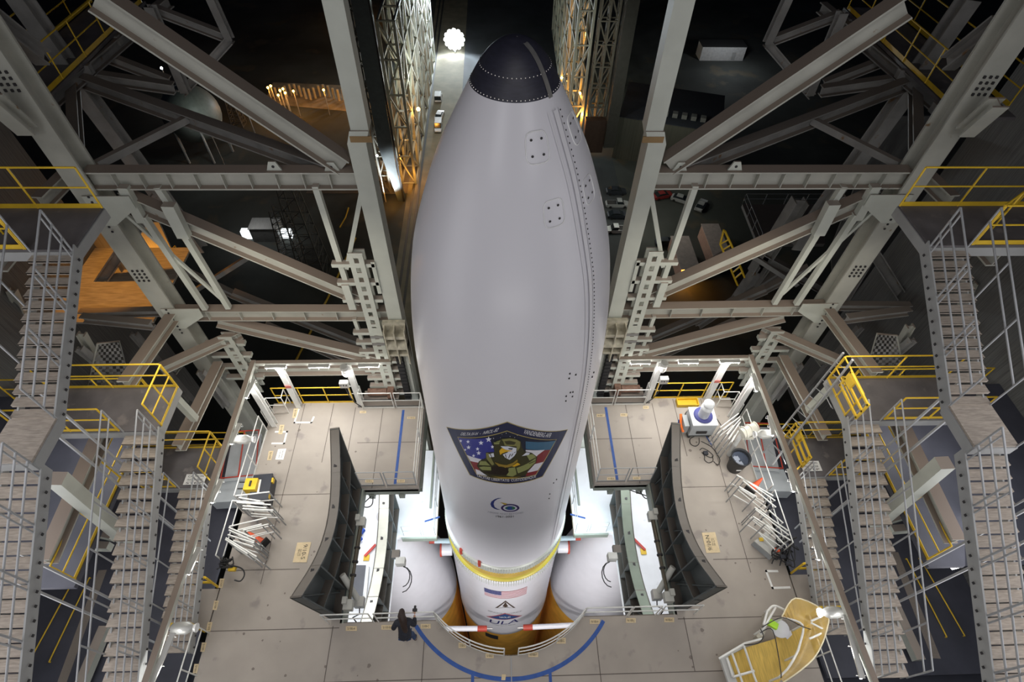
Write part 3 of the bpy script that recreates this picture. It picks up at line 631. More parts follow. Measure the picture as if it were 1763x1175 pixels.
# px tables: name, label, plane A, pxA, plane B, pxB, w, h, kind, material, up, stiffeners
YUP, ZUP = (0, 1, 0), (0, 0, 1)
TAB = [
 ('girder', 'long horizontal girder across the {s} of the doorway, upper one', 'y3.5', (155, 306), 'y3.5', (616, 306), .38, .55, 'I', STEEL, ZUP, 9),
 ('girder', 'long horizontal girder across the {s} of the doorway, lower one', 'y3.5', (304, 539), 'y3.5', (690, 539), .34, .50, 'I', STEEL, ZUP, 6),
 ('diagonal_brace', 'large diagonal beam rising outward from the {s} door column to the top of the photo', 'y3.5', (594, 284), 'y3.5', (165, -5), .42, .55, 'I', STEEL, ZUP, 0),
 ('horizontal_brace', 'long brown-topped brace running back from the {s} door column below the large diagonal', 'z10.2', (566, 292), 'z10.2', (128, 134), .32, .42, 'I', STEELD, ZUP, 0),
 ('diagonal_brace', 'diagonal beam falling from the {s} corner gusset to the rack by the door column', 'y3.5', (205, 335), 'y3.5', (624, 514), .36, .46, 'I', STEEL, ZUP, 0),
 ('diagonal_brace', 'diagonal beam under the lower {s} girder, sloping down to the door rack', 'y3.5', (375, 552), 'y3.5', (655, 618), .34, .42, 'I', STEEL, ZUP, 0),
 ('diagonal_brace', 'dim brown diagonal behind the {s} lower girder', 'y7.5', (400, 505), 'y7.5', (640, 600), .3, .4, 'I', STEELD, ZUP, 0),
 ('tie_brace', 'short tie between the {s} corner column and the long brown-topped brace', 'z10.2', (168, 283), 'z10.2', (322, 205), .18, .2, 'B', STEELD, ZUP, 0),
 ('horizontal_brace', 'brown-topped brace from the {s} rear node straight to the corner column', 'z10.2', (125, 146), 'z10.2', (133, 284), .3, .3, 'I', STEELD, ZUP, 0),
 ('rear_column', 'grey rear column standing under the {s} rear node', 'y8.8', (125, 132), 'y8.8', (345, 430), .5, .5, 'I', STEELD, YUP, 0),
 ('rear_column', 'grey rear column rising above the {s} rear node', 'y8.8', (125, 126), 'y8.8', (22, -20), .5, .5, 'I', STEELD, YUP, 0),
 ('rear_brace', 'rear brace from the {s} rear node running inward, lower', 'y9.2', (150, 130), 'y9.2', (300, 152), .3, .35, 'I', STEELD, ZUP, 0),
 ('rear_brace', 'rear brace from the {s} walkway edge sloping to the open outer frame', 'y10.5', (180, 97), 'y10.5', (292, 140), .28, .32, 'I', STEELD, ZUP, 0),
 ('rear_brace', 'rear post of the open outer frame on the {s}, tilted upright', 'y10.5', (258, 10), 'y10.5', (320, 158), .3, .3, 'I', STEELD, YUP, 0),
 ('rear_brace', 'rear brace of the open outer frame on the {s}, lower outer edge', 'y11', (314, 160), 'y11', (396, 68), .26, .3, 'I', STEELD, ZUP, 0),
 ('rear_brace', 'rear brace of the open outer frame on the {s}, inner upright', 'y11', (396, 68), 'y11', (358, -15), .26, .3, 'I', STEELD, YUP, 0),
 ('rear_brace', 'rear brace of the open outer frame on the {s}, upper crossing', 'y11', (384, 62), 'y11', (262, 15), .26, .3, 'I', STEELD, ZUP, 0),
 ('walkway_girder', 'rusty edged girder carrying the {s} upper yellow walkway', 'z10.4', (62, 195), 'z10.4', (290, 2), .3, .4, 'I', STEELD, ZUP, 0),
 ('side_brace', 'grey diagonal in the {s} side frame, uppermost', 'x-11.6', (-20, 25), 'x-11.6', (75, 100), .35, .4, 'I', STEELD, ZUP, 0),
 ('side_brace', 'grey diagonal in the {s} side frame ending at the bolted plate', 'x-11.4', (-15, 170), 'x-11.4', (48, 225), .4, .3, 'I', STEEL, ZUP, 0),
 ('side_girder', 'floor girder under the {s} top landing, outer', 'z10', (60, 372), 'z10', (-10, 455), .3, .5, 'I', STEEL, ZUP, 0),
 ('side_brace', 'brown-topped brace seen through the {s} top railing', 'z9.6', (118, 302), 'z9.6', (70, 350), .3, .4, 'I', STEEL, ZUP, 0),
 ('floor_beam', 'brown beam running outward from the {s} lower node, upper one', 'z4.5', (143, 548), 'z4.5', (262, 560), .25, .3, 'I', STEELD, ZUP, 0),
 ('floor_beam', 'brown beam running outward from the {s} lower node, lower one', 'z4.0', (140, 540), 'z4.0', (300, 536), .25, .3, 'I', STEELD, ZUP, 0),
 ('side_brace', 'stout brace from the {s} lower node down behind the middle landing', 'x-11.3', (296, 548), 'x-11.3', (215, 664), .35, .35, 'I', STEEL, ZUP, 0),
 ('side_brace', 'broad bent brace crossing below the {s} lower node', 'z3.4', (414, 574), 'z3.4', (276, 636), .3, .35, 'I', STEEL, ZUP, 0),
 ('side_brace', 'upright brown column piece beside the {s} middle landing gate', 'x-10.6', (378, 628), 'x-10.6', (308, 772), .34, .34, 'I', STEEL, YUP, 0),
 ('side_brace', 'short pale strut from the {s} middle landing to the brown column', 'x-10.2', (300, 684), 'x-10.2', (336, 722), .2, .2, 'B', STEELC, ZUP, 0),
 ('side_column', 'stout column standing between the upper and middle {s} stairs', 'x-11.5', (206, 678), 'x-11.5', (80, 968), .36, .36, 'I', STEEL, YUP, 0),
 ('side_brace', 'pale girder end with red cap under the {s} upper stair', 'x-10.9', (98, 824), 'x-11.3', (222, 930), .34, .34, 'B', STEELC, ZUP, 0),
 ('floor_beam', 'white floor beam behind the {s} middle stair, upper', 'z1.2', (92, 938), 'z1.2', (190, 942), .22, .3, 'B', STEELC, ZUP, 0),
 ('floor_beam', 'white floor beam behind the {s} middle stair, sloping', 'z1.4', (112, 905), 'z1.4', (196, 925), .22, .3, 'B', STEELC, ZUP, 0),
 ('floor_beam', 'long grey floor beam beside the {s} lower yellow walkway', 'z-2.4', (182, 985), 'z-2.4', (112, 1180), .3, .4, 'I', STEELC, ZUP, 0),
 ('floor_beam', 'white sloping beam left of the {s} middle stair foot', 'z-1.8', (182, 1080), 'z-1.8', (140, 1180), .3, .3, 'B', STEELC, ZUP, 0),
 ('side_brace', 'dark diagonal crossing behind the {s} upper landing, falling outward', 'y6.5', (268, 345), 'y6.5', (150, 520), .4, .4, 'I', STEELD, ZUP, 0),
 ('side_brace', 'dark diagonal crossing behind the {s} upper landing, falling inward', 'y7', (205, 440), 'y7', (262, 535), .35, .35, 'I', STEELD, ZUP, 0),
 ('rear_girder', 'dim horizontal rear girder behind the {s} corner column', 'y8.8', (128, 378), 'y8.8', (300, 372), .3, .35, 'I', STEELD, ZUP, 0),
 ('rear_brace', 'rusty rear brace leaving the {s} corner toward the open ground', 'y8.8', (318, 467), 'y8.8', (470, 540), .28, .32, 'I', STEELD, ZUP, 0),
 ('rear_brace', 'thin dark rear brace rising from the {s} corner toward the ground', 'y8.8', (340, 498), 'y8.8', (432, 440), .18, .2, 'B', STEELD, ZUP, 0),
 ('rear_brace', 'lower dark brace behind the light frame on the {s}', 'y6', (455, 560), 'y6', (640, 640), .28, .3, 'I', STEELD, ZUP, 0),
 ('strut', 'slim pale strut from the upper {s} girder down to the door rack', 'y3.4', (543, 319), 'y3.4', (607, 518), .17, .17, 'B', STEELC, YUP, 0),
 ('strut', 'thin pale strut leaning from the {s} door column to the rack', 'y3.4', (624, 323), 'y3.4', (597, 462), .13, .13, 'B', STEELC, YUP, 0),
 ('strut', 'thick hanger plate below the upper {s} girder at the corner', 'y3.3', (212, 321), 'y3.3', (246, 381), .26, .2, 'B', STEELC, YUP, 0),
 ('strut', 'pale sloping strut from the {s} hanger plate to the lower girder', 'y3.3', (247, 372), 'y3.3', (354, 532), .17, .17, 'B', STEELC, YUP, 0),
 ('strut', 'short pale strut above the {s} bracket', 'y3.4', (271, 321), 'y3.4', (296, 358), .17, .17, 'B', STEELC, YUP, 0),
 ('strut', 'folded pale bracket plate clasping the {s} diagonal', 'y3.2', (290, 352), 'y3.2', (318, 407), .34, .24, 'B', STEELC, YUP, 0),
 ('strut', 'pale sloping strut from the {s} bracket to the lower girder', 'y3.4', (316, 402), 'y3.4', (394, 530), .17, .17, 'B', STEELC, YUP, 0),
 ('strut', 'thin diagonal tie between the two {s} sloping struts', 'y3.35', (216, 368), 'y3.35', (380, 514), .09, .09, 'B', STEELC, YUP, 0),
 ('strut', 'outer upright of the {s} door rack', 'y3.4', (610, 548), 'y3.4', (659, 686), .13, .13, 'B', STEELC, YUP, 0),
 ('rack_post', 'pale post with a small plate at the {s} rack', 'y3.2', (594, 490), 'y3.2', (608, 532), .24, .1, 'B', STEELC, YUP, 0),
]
for S in LR:
    s = SIDE[S]
    for (nm, lb, pa, a, pb, b, w_, h_, kd, m_, up, stf) in TAB:
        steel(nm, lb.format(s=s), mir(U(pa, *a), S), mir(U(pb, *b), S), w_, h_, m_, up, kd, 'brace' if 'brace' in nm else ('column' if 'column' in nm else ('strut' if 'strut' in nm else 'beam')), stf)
    # corner column, H section with bolted splices
    X = S*11.42
    t = thing('corner_column', f'tall grey corner column on the {s} of the doorway', 'column', (X, YD, -7))
    MB().ibeam((X, YD, -7), (X, YD, 15.2), .62, .62, (0, 1, 0), .06).build('column_shaft', STEEL, t)
    for z in (9.2, 4.7):
        g = MB().prism([(X-S*.3, YD-.36, z-.5), (X-S*1.15, YD-.36, z+.1), (X-S*1.15, YD-.36, z+.5), (X+S*.1, YD-.36, z+.5), (X+S*.1, YD-.36, z-.5)], (0, .03, 0))
        gg = g.build('gusset_plate', STEELC, t)
        b_ = MB()
        for i in range(8): b_.box((X-S*(.1), YD-.38, z-.7+i*.17), (.05, .03, .05))
        b_.build('bolt', INK, gg)
    b_ = MB()
    for z in (6.5, 12.6):
        for i in range(4):
            for j in range(3): b_.box((X-.15+j*.15, YD-.34, z+i*.14), (.05, .04, .06))
    b_.build('splice_bolts', INK, t)
    # door column with taper
    t = thing('door_column', f'pale green-white box column beside the rocket on the {s}', 'column', (S*3.85, 3.5, -7))
    MB().bb(*sorted((S*3.62, S*4.1)), 3.25, 3.85, -7, 11.2).build('lower_shaft', STEELC, t)
    MB().prism([(S*3.62, 3.25, 11.2), (S*4.1, 3.25, 11.2), (S*3.98, 3.25, 11.55), (S*3.5, 3.25, 11.55)], (0, .6, 0)).build('tapered_splice', STEELC, t)
    MB().bb(*sorted((S*3.5, S*3.95)), 3.3, 3.75, 11.55, 17).build('upper_shaft', STEELC, t)
    MB().bb(*sorted((S*3.45, S*4.0)), 3.24, 3.27, 11.25, 11.42).build('rust_band', mat('rust_stain', (.28, .18, .08), .8), t)
    MB().bb(*sorted((S*4.1, S*4.22)), 3.2, 3.3, 5.8, 7.2).build('guide_rail', STEELC, t)
    # ladder-like rack with square holes
    for (x0, x1, zt, zbm, nh, lb, stx) in ((4.86, 4.4, 7.5, -.3, 19, 'beside the door column', 5.45), (10.25, 9.75, 3.6, .3, 8, 'beside the corner column', 10.9)):
        t = thing('pinned_rack', f'pale rack plate with a row of square holes {lb} on the {s}', 'rack', (S*x0, 3.2, zbm))
        p = MB(); w3 = (x0-x1)*.34; st_ = (zt-zbm)/nh
        p.bb(*sorted((S*x0, S*(x0-w3))), 3.16, 3.2, zbm, zt); p.bb(*sorted((S*(x1+w3), S*x1)), 3.16, 3.2, zbm, zt)
        for i in range(nh+1):
            full = nh == 19 and i in (10,)
            p.bb(*sorted((S*x0, S*x1)), 3.162, 3.198, zbm+i*st_-st_*.24, zbm+i*st_+st_*(.24 if not full else .9))
        p.build('hole_plate', STEELC, t)
        MB().bb(*sorted((S*x0, S*x1)), 3.45, 3.5, zbm, zt).build('back_plate', STEELC, t)
        if nh == 19: [MB().bb(*sorted((S*x0, S*x1)), 3.145, 3.16, z_, z_+.13).build('bolt_row', STEELD, t) for z_ in (3.15, 3.55)]
        zs_ = [7.05, 6.25, 5.45, 3.75, 3.2, 2.65, 2.05, 1.5, .95, .4, -.1] if nh == 19 else [3.2, 2.5, 1.8, 1.1]
        for z in zs_: MB().bb(*sorted((S*stx, S*(x1-.28))), 3.2, 3.4, z-.07, z+.07).build('rack_arm', STEELC, t)
    # travelling bracket and cable chain on the column
    t = thing('rail_bracket', f'cream cast bracket riding on the {s} door column', 'bracket', (S*3.85, 3.0, 3.2))
    cr = mat('bracket_dirty_cream', (.44, .41, .32), .6, 0, .25, 6)
    MB().bb(*sorted((S*3.5, S*4.25)), 2.75, 3.2, 3.95, 4.1).build('bracket_shelf', cr, t)
    MB().bb(*sorted((S*3.5, S*4.25)), 2.75, 3.2, 3.0, 3.12).build('bracket_shelf', cr, t)
    MB().bb(*sorted((S*3.5, S*4.3)), 3.05, 3.2, 2.6, 4.5).build('bracket_plate', cr, t)
    for q in (3.52, 3.88, 4.22): MB().bb(*sorted((S*(q-.02), S*(q+.02))), 2.7, 3.15, 2.6, 4.4).build('bracket_rib', cr, t)
    MB().cyl((S*3.5, 2.9, 3.5), (S*4.25, 2.9, 3.5), .2, 14).build('roller', cr, t)
    t = thing('cable_chain', f'black cable chain hanging down the {s} door column', 'cable chain', (S*3.95, 3.0, 0))
    for i in range(26):
        z = 2.7-i*.115; MB().box((S*(3.95), 3.02+.03*(i % 2), z), (.24, .2, .1)).build('chain_link', RUBBER, t)
    steel('guide_channel', f'narrow green white channel beside the cable chain on the {s}', (S*3.68, 3.1, -.2), (S*3.68, 3.1, 2.7), .1, .1, STEELC, (0, 1, 0), 'B', 'channel')
    # lower rear girders behind the deck
    steel('girder', f'wide brown girder behind the {s} deck light frame, upper', (S*9.8, 3.5, 1.35), (S*4.4, 3.5, 1.35), .4, .5, STEEL)
    steel('girder', f'wide brown girder behind the {s} deck light frame, lower', (S*9.8, 3.9, .75), (S*4.4, 3.9, .75), .3, .3, STEEL)
    # lifting lugs on the upper girder
    for px_ in ((470, 287), (570, 288)):
        c = mir(U('y3.4', *px_), S)
        l = MB().prism([c+V3((-.2, 0, -.12)), c+V3((.2, 0, -.12)), c+V3((.09, 0, .14)), c+V3((-.09, 0, .14))], (0, .05, 0))
        o = tag(l.build('lifting_lug', YEL if False else STEELC), f"pale lifting lug on the {s} upper girder, {'outer' if px_[0] < 500 else 'next to the door column'}", 'lug')
        MB().cyl(c+V3((0, -.012, 0)), c+V3((0, 0, 0)), .04, 10).build('lug_hole', INK, o)
    # --- deck light frame
    fm = thing('light_frame', f'steel frame carrying lamps around the {s} deck', 'frame', (S*9.15, -3, 0))
    MB().bar((S*9.15, 2.75, 2.8), (S*9.15, -9.5, 2.8), .16, .16).build('side_rail', STEEL, fm)
    MB().bar((S*9.15, 2.72, 2.72), (S*4.2, 2.72, 2.72), .14, .16).build('rear_rail', STEEL, fm)
    for x, y in ((8.25, 2.6), (5.78, 2.6), (9.02, 1.75)):
        MB().ibeam((S*x, y, 0), (S*x, y, 2.72), .2, .2, (0, 1, 0), .03).build('post', mat('white_post', (.68, .68, .66), .5), fm)
    def tube_lamp(c, d, label, L=.75, on=True):
        t = thing('fluorescent_lamp', label, 'lamp', c); c = V3(c); d = V3(d).normalized()
        a, b = c-d*L/2, c+d*L/2
        MB().bar(a+V3((0, 0, .07)), b+V3((0, 0, .07)), .14, .05).build('lamp_housing', HOUS, t)
        MB().tube([a, b], .035, 8).build('lamp_tube', LAMPW, t)
        sdv = d.cross(V3((0, 0, 1))).normalized()
        for f in (-.9, 0, .9): MB().tube([c+d*(L/2*f)+sdv*.11+V3((0, 0, .07)), c+d*(L/2*f)+sdv*.08+V3((0, 0, -.06)), c+d*(L/2*f)-sdv*.08+V3((0, 0, -.06)), c+d*(L/2*f)-sdv*.11+V3((0, 0, .07))], .006, 4).build('wire_guard', HOUS, t)
        light('POINT', 'lamp_light', c+V3((-S*.15 if abs(d.y) > .5 else 0, -.12, -.12)), 9, (1, .98, .92), .12)
    for x, w1 in ((8.35, 'outer'), (6.8, 'middle'), (5.0, 'inner')):
        tube_lamp((S*x, 2.55, 2.68), (1, 0, 0), f'lit fluorescent lamp on the rear of the {s} deck frame, {w1} one')
    for y, w1 in ((1.6, 'by the rear corner'), (-.2, 'second from the rear'), (-2.2, 'third from the rear'), (-4.3, 'fourth from the rear'), (-6.9, 'nearest the bottom of the photo')):
        tube_lamp((S*9.0, y, 2.68), (.12, 1, 0), f'lit fluorescent lamp along the {s} side rail, {w1}', L=1.5 if y < -6 else .75)
    t = thing('bulkhead_lamp', f'caged globe lamp on the rear {s} frame rail' + (', brightly lit' if S < 0 else ', unlit white body'), 'lamp', (S*6.0, 2.5, 2.5))
    MB().cyl((S*5.9, 2.5, 2.75), (S*5.9, 2.5, 2.45), .13, 12).build('lamp_body', HOUS, t)
    MB().lathe([(0, -.16), (.09, -.13), (.13, 0), (.12, .1)], 14, (S*5.9, 2.5, 2.35)).build('globe', LAMPW if S < 0 else WTAPE, t)
    t = thing('junction_box', f'grey switch boxes with cables on the {s} inner white post', 'electrical box', (S*5.9, 2.45, 1.5))
    MB().box((S*6.1, 2.5, 1.65), (.32, .18, .3)).build('box_body', HOUS, t)
    for i in range(3): MB().cyl((S*(6.0+.1*i), 2.41, 1.7), (S*(6.0+.1*i), 2.38, 1.7), .03, 8).build('dial', INK, t)
    MB().tube([(S*6.1, 2.45, 1.5), (S*6.0, 2.35, 1.0), (S*5.9, 2.4, .5), (S*5.75, 2.5, .02)], .018, 5).build('cable', RUBBER, t)
    tag(MB().box((S*8.22, 2.47, 1.55), (.22, .02, .16)).build('notice_plate', mat('sign_red', (.45, .12, .10))), f'small red notice plate on the {s} outer white post', 'sign')
for S in LR:   # ground-side walls and roof edge of the tower sides
    struct(MB().prism([(S*17, -14, -8), (S*17, 8.5, -8), (S*17, 8.5, 20), (S*17, -14, 20)], (S*.15, 0, 0)).build('wall_'+SIDE[S], mat('corrugated_siding', (.13, .13, .125), .7, .1, .35, 3, stretch=(1, 9, .2))))
# ================================================================ STAIRS
def stair(S, label, x0, x1, y0, z0, y1, z1, n, rail=True):
    s = SIDE[S]; t = thing('stair_flight', label.format(s=s), 'stairs', mir(((x0+x1)/2, y1, z1), S), None)
    dy, dz = (y1-y0)/n, (z1-z0)/n
    for i in range(n):
        y, z = y0+dy*(i+.5), z0+dz*(i+1)
        tr = MB().bb(*sorted((S*-x0, S*-x1)), y+abs(dy)*.47, y-abs(dy)*.50, z-.035, z)
        tr.bb(*sorted((S*-x0, S*-x1)), y-abs(dy)*.50, y-abs(dy)*.42, z-.06, z+.004)
        tr.build('tread', TREAD, t)
    for xx in (x0+.1, x1+.03):
        a, b = mir((xx, y0+.1, z0), S), mir((xx, y1, z1), S); hi = .06 if xx > x0+.2 else -.1
        MB().prism([a+V3((0, 0, hi)), b+V3((0, 0, hi)), b-V3((0, 0, .28)), a-V3((0, 0, .28))], (S*-.04 if xx < x0 else S*.04, 0, 0)).build('stringer', GREYP, t)
    bt = MB()
    for i in range(n): bt.box(mir((x1+.08, y0+dy*(i+.5), z0+dz*(i+1)-.06), S), (.02, .05, .05))
    bt.build('tread_bolt', INK, t)['kind'] = 'stuff'
    for xx, nm, k in ((x1-.02, 'inner', 3), (x0+.02, 'outer', 2)):
        r = thing('stair_handrail', (f'three-bar handrail inside ' if k == 3 else f'two-bar handrail outside ')+label.format(s=s), 'handrail', mir((xx, y0, z0), S))
        a, b = mir((xx, y0, z0), S), mir((xx, y1, z1), S)
        for f, nn in ((1.0, 'top_rail'), (.66, 'mid_rail'), (.33, 'lower_rail'))[:k]:
            MB().tube([a+V3((0, 0, f*1.05)), b+V3((0, 0, f*1.05))], .023, 6).build(nn, GALV, r)
        m_ = max(2, round((b-a).length/1.1))
        for i in range(m_+1):
            p = a+(b-a)*(i/m_); MB().tube([p-V3((0, 0, .1)), p+V3((0, 0, 1.05))], .023, 6).build('post', GALV, r)
            if k == 3 and i < m_: MB().tube([p+V3((0, -.12, -.15)), p+V3((0, -.12, .97))], .02, 6).build('post', GALV, r)
    return t
def landing(S, label, x0, x1, y0, y1, z, m_=LAND):
    t = thing('stair_landing', label.format(s=SIDE[S]), 'landing', mir(((x0+x1)/2, (y0+y1)/2, z), S))
    MB().bb(*sorted((S*-x0, S*-x1)), y0, y1, z-.05, z).build('landing_plate', m_, t)
    f = MB(); 
    for y in (y0, y1): f.bb(*sorted((S*-x0, S*-x1)), y-.03, y+.03, z-.3, z-.05)
    for x in (x0, x1): f.bb(*sorted((S*-x-.03, S*-x+.03)), y0, y1, z-.3, z-.05)
    f.build('landing_frame', GREYP, t)
SX0, SX1 = -10.4, -9.47
for S in LR:
    s = SIDE[S]
    landing(S, 'dark grey top landing at the {s} edge of the photo', -14.5, SX1, -.33, 1.15, 10.85)
    stair(S, 'the upper stair flight at the {s} below the top landing', SX0, SX1, -.33, 10.85, -3.4, 9.0, 14)
    landing(S, 'small intermediate landing in the {s} upper stair', SX0, SX1, -4.4, -3.4, 8.98, TREAD)
    stair(S, 'the lower stair flight at the {s} bottom corner of the photo', SX0, SX1, -4.4, 8.7, -9.0, 5.85, 20)
    landing(S, 'dark grey middle landing on the {s} with a yellow gate', -13.2, SX1, -1.86, -.4, 5.8)
    stair(S, 'the middle stair flight on the {s} below the gated landing', SX0, SX1, -1.86, 5.8, -7.6, 2.35, 19)
    landing(S, 'dark grey lowest landing on the {s} beside the deck', -11.6, SX1, -1.92, -.5, 2.4)
    stair(S, 'the lowest stair flight on the {s} next to the deck', SX0, SX1, -1.92, 2.4, -6.2, .45, 15)
    sx = lambda x: S*-x
    R_ = lambda lb, pts, **k: railing(lb.format(s=s), [mir(p, S) for p in pts], YEL, r=.024, **k)
    R_('yellow railing on the far edge of the {s} top landing', [(-13.8, 1.12, 10.85), (SX1, 1.12, 10.85)], sp=1.3, toe=.12)
    R_('yellow railing on the near edge of the {s} top landing', [(-13.8, -.3, 10.85), (-10.5, -.3, 10.85)], sp=1.6, toe=.12)
    R_('yellow sloping railing at the {s} top landing corner', [(-11.2, .2, 10.85), (-10.46, -.3, 10.85)], sp=.6)
    R_('yellow railing on the far edge of the {s} middle landing', [(-13, -.43, 5.8), (SX1, -.43, 5.8)], sp=1.6, toe=.1)
    R_('yellow gate railing on the inner side of the {s} middle landing', [(SX1+.05, -.45, 5.8), (SX1+.05, -1.7, 5.8)], sp=.6, toe=.08)
    R_('yellow railing on the near edge of the {s} middle landing', [(-13, -1.84, 5.8), (-10.5, -1.84, 5.8)], sp=1.0, toe=.1)
    R_('yellow railing on the far edge of the {s} lowest landing', [(-11.5, -.53, 2.4), (SX1, -.53, 2.4)], sp=1.6, toe=.08)
    R_('yellow gate railing on the inner side of the {s} lowest landing', [(SX1+.05, -.55, 2.4), (SX1+.05, -1.75, 2.4)], sp=.6, toe=.08)
    R_('yellow railing on the near edge of the {s} lowest landing', [(-11.5, -1.9, 2.4), (-10.5, -1.9, 2.4)], sp=.8, toe=.08)
    # perforated stair and ducts in the dim background beyond the landings
    t = thing('perforated_panel', f'perforated grey stair panel in the dim background above the {s} middle landing', 'panel', mir((-14, 2.2, 5.8), S))
    P = [mir(U('y2.2', *q), S) for q in ((168, 592), (205, 588), (228, 668), (150, 668))]
    pm = MB(); nx, nz = 10, 16
    for i in range(nx):
        for j in range(nz):
            g_ = lambda u, v: (P[0]*(1-u)+P[1]*u)*(1-v)+(P[3]*(1-u)+P[2]*u)*v
            if (i+j) % 2: pm.quad(g_(i/nx, j/nz), g_((i+1)/nx, j/nz), g_((i+1)/nx, (j+1)/nz), g_(i/nx, (j+1)/nz))
    pm.build('perforated_sheet', STEELD, t); MB().tube([P[0], P[3], P[2], P[1], P[0]], .04, 5).build('panel_frame', STEEL, t)
    for k_, (a_, b_, pl) in enumerate((((136, 600), (250, 690), 'y2.6'), ((140, 575), (200, 680), 'y3'), ((230, 575), (330, 690), 'y4.4'), ((330, 600), (300, 640), 'y4'), ((345, 640), (390, 700), 'y2.9'), ((20, 500), (60, 585), 'y4'), ((0, 560), (60, 640), 'y5'))):
        steel('background_beam', f"dim grey beam in the clutter behind the {s} middle landing, {('lowest left', 'steep left', 'long middle', 'short upper', 'right end', 'outer upper', 'outer lower')[k_]} one", mir(U(pl, *a_), S), mir(U(pl, *b_), S), .22, .26, STEEL if k_ % 2 else STEELD)
    # side floors beyond the stairs
    def floorp(label, x0, x1, y0, y1, z):
        o = MB().bb(*sorted((S*-x0, S*-x1)), y0, y1, z-.15, z).build('floor', BLUEG); struct(o)
    floorp('', -17, -11.4, -5.2, .8, 3.6); floorp('', -17, -10.6, -7, 2.2, -2.2); floorp('', -17, -10.5, -12, -5.2, -3.2)
    R_('yellow railing on the edge of the {s} blue-grey side floor, upper', [(-16, .7, 3.6), (-11.5, .7, 3.6)], sp=1.5, toe=.1)
    R_('yellow railing on the inner edge of the {s} blue-grey side floor', [(-11.45, .7, 3.6), (-11.45, -5, 3.6)], sp=1.5, toe=.1)
    R_('yellow railing on the {s} lower side floor', [(-16, 2.1, -2.2), (-10.7, 2.1, -2.2)], sp=1.5, toe=.1)
    R_('yellow railing seen through the {s} bottom opening, outer', [tuple(U('z-3.2', 85, 1150)), tuple(U('z-3.2', 158, 1010))], sp=2, toe=.1)
    R_('yellow railing seen through the {s} bottom opening, inner', [tuple(U('z-3.2', 118, 1150)), tuple(U('z-3.2', 182, 1010))], sp=2, toe=.1)
    # outer walkway at the rear, upper
    P = [(-13.9, 5.2, 10.75), (-13.9, 13, 10.75)]
    R_('yellow railing on the inner edge of the {s} rear walkway', [(-13.4, 6.0, 10.8), (-13.4, 13.5, 10.8)], sp=1.4, toe=.14)
    R_('yellow railing on the outer edge of the {s} rear walkway', [(-15.2, 6.0, 10.8), (-15.2, 13.5, 10.8)], sp=1.4, toe=.14)
    t = thing('walkway', f'dark rear walkway with yellow railings in the upper {s} corner', 'walkway', mir((-14.3, 9, 10.7), S))
    MB().bb(*sorted((S*13.4, S*15.2)), 5.5, 13.8, 10.65, 10.75).build('walkway_deck', LAND, t)
    for y in (6.5, 8.8, 11, 13): MB().bb(*sorted((S*13.3, S*15.3)), y-.1, y+.1, 10.35, 10.65).build('cross_beam', STEELD, t)
    # thin vertical hanger pipes outside the stairs
    for k_, (x, y) in enumerate(((-10.62, -2.4), (-10.62, -2.9), (-10.6, -5.4), (-10.6, -5.9))):
        steel('hanger_pipe', f"thin dark vertical pipe outside the {s} middle stair, {('farthest', 'second', 'third', 'nearest')[k_]} one", mir((x, y, -1), S), mir((x, y, 8.5), S), .05, .05, GALV, (0, 1, 0), 'B', 'pipe')
    # white side guard along the deck edge
    railing(f'white guard railing along the outer edge of the {s} deck, rear section', [mir((-9.25, 1.5, 0), S), mir((-9.25, -1.6, 0), S)], PIPE, sp=1.55, toe=.1)
    railing(f'white guard railing along the outer edge of the {s} deck, middle section', [mir((-9.25, -1.8, 0), S), mir((-9.25, -3.6, 0), S)], PIPE, sp=1.5)
    railing(f'white guard railing along the outer edge of the {s} deck, near section', [mir((-9.25, -5.6, 0), S), mir((-9.25, -9, 0), S)], PIPE, sp=1.1)
    railing(f'stepped white railing at the rear outer corner of the {s} deck', [mir((-9.2, 1.7, 0), S), mir((-9.2, 2.3, 0), S), mir((-8.6, 2.3, 0), S), mir((-8.6, 2.7, 0), S)], PIPE, sp=.6)
    t = thing('access_bridge', f'small grey side platform with yellow corner rails at the {s} deck edge', 'platform', mir((-9.8, -4.9, 0), S))
    MB().bb(*sorted((S*9.35, S*10.35)), -5.5, -4.3, -.1, -.02).build('bridge_plate', DECK, t)
    for y in (-5.55, -4.25): MB().tube([mir((-9.4, y, 1.0), S), mir((-10.1, y, 1.0), S)], .04, 6).tube([mir((-9.4, y, .5), S), mir((-10.1, y, .5), S)], .04, 6).tube([mir((-9.4, y, 0), S), mir((-9.4, y, 1), S)], .04, 6).tube([mir((-10.1, y, 0), S), mir((-10.1, y, 1), S)], .04, 6).build('corner_rail', YEL, t)
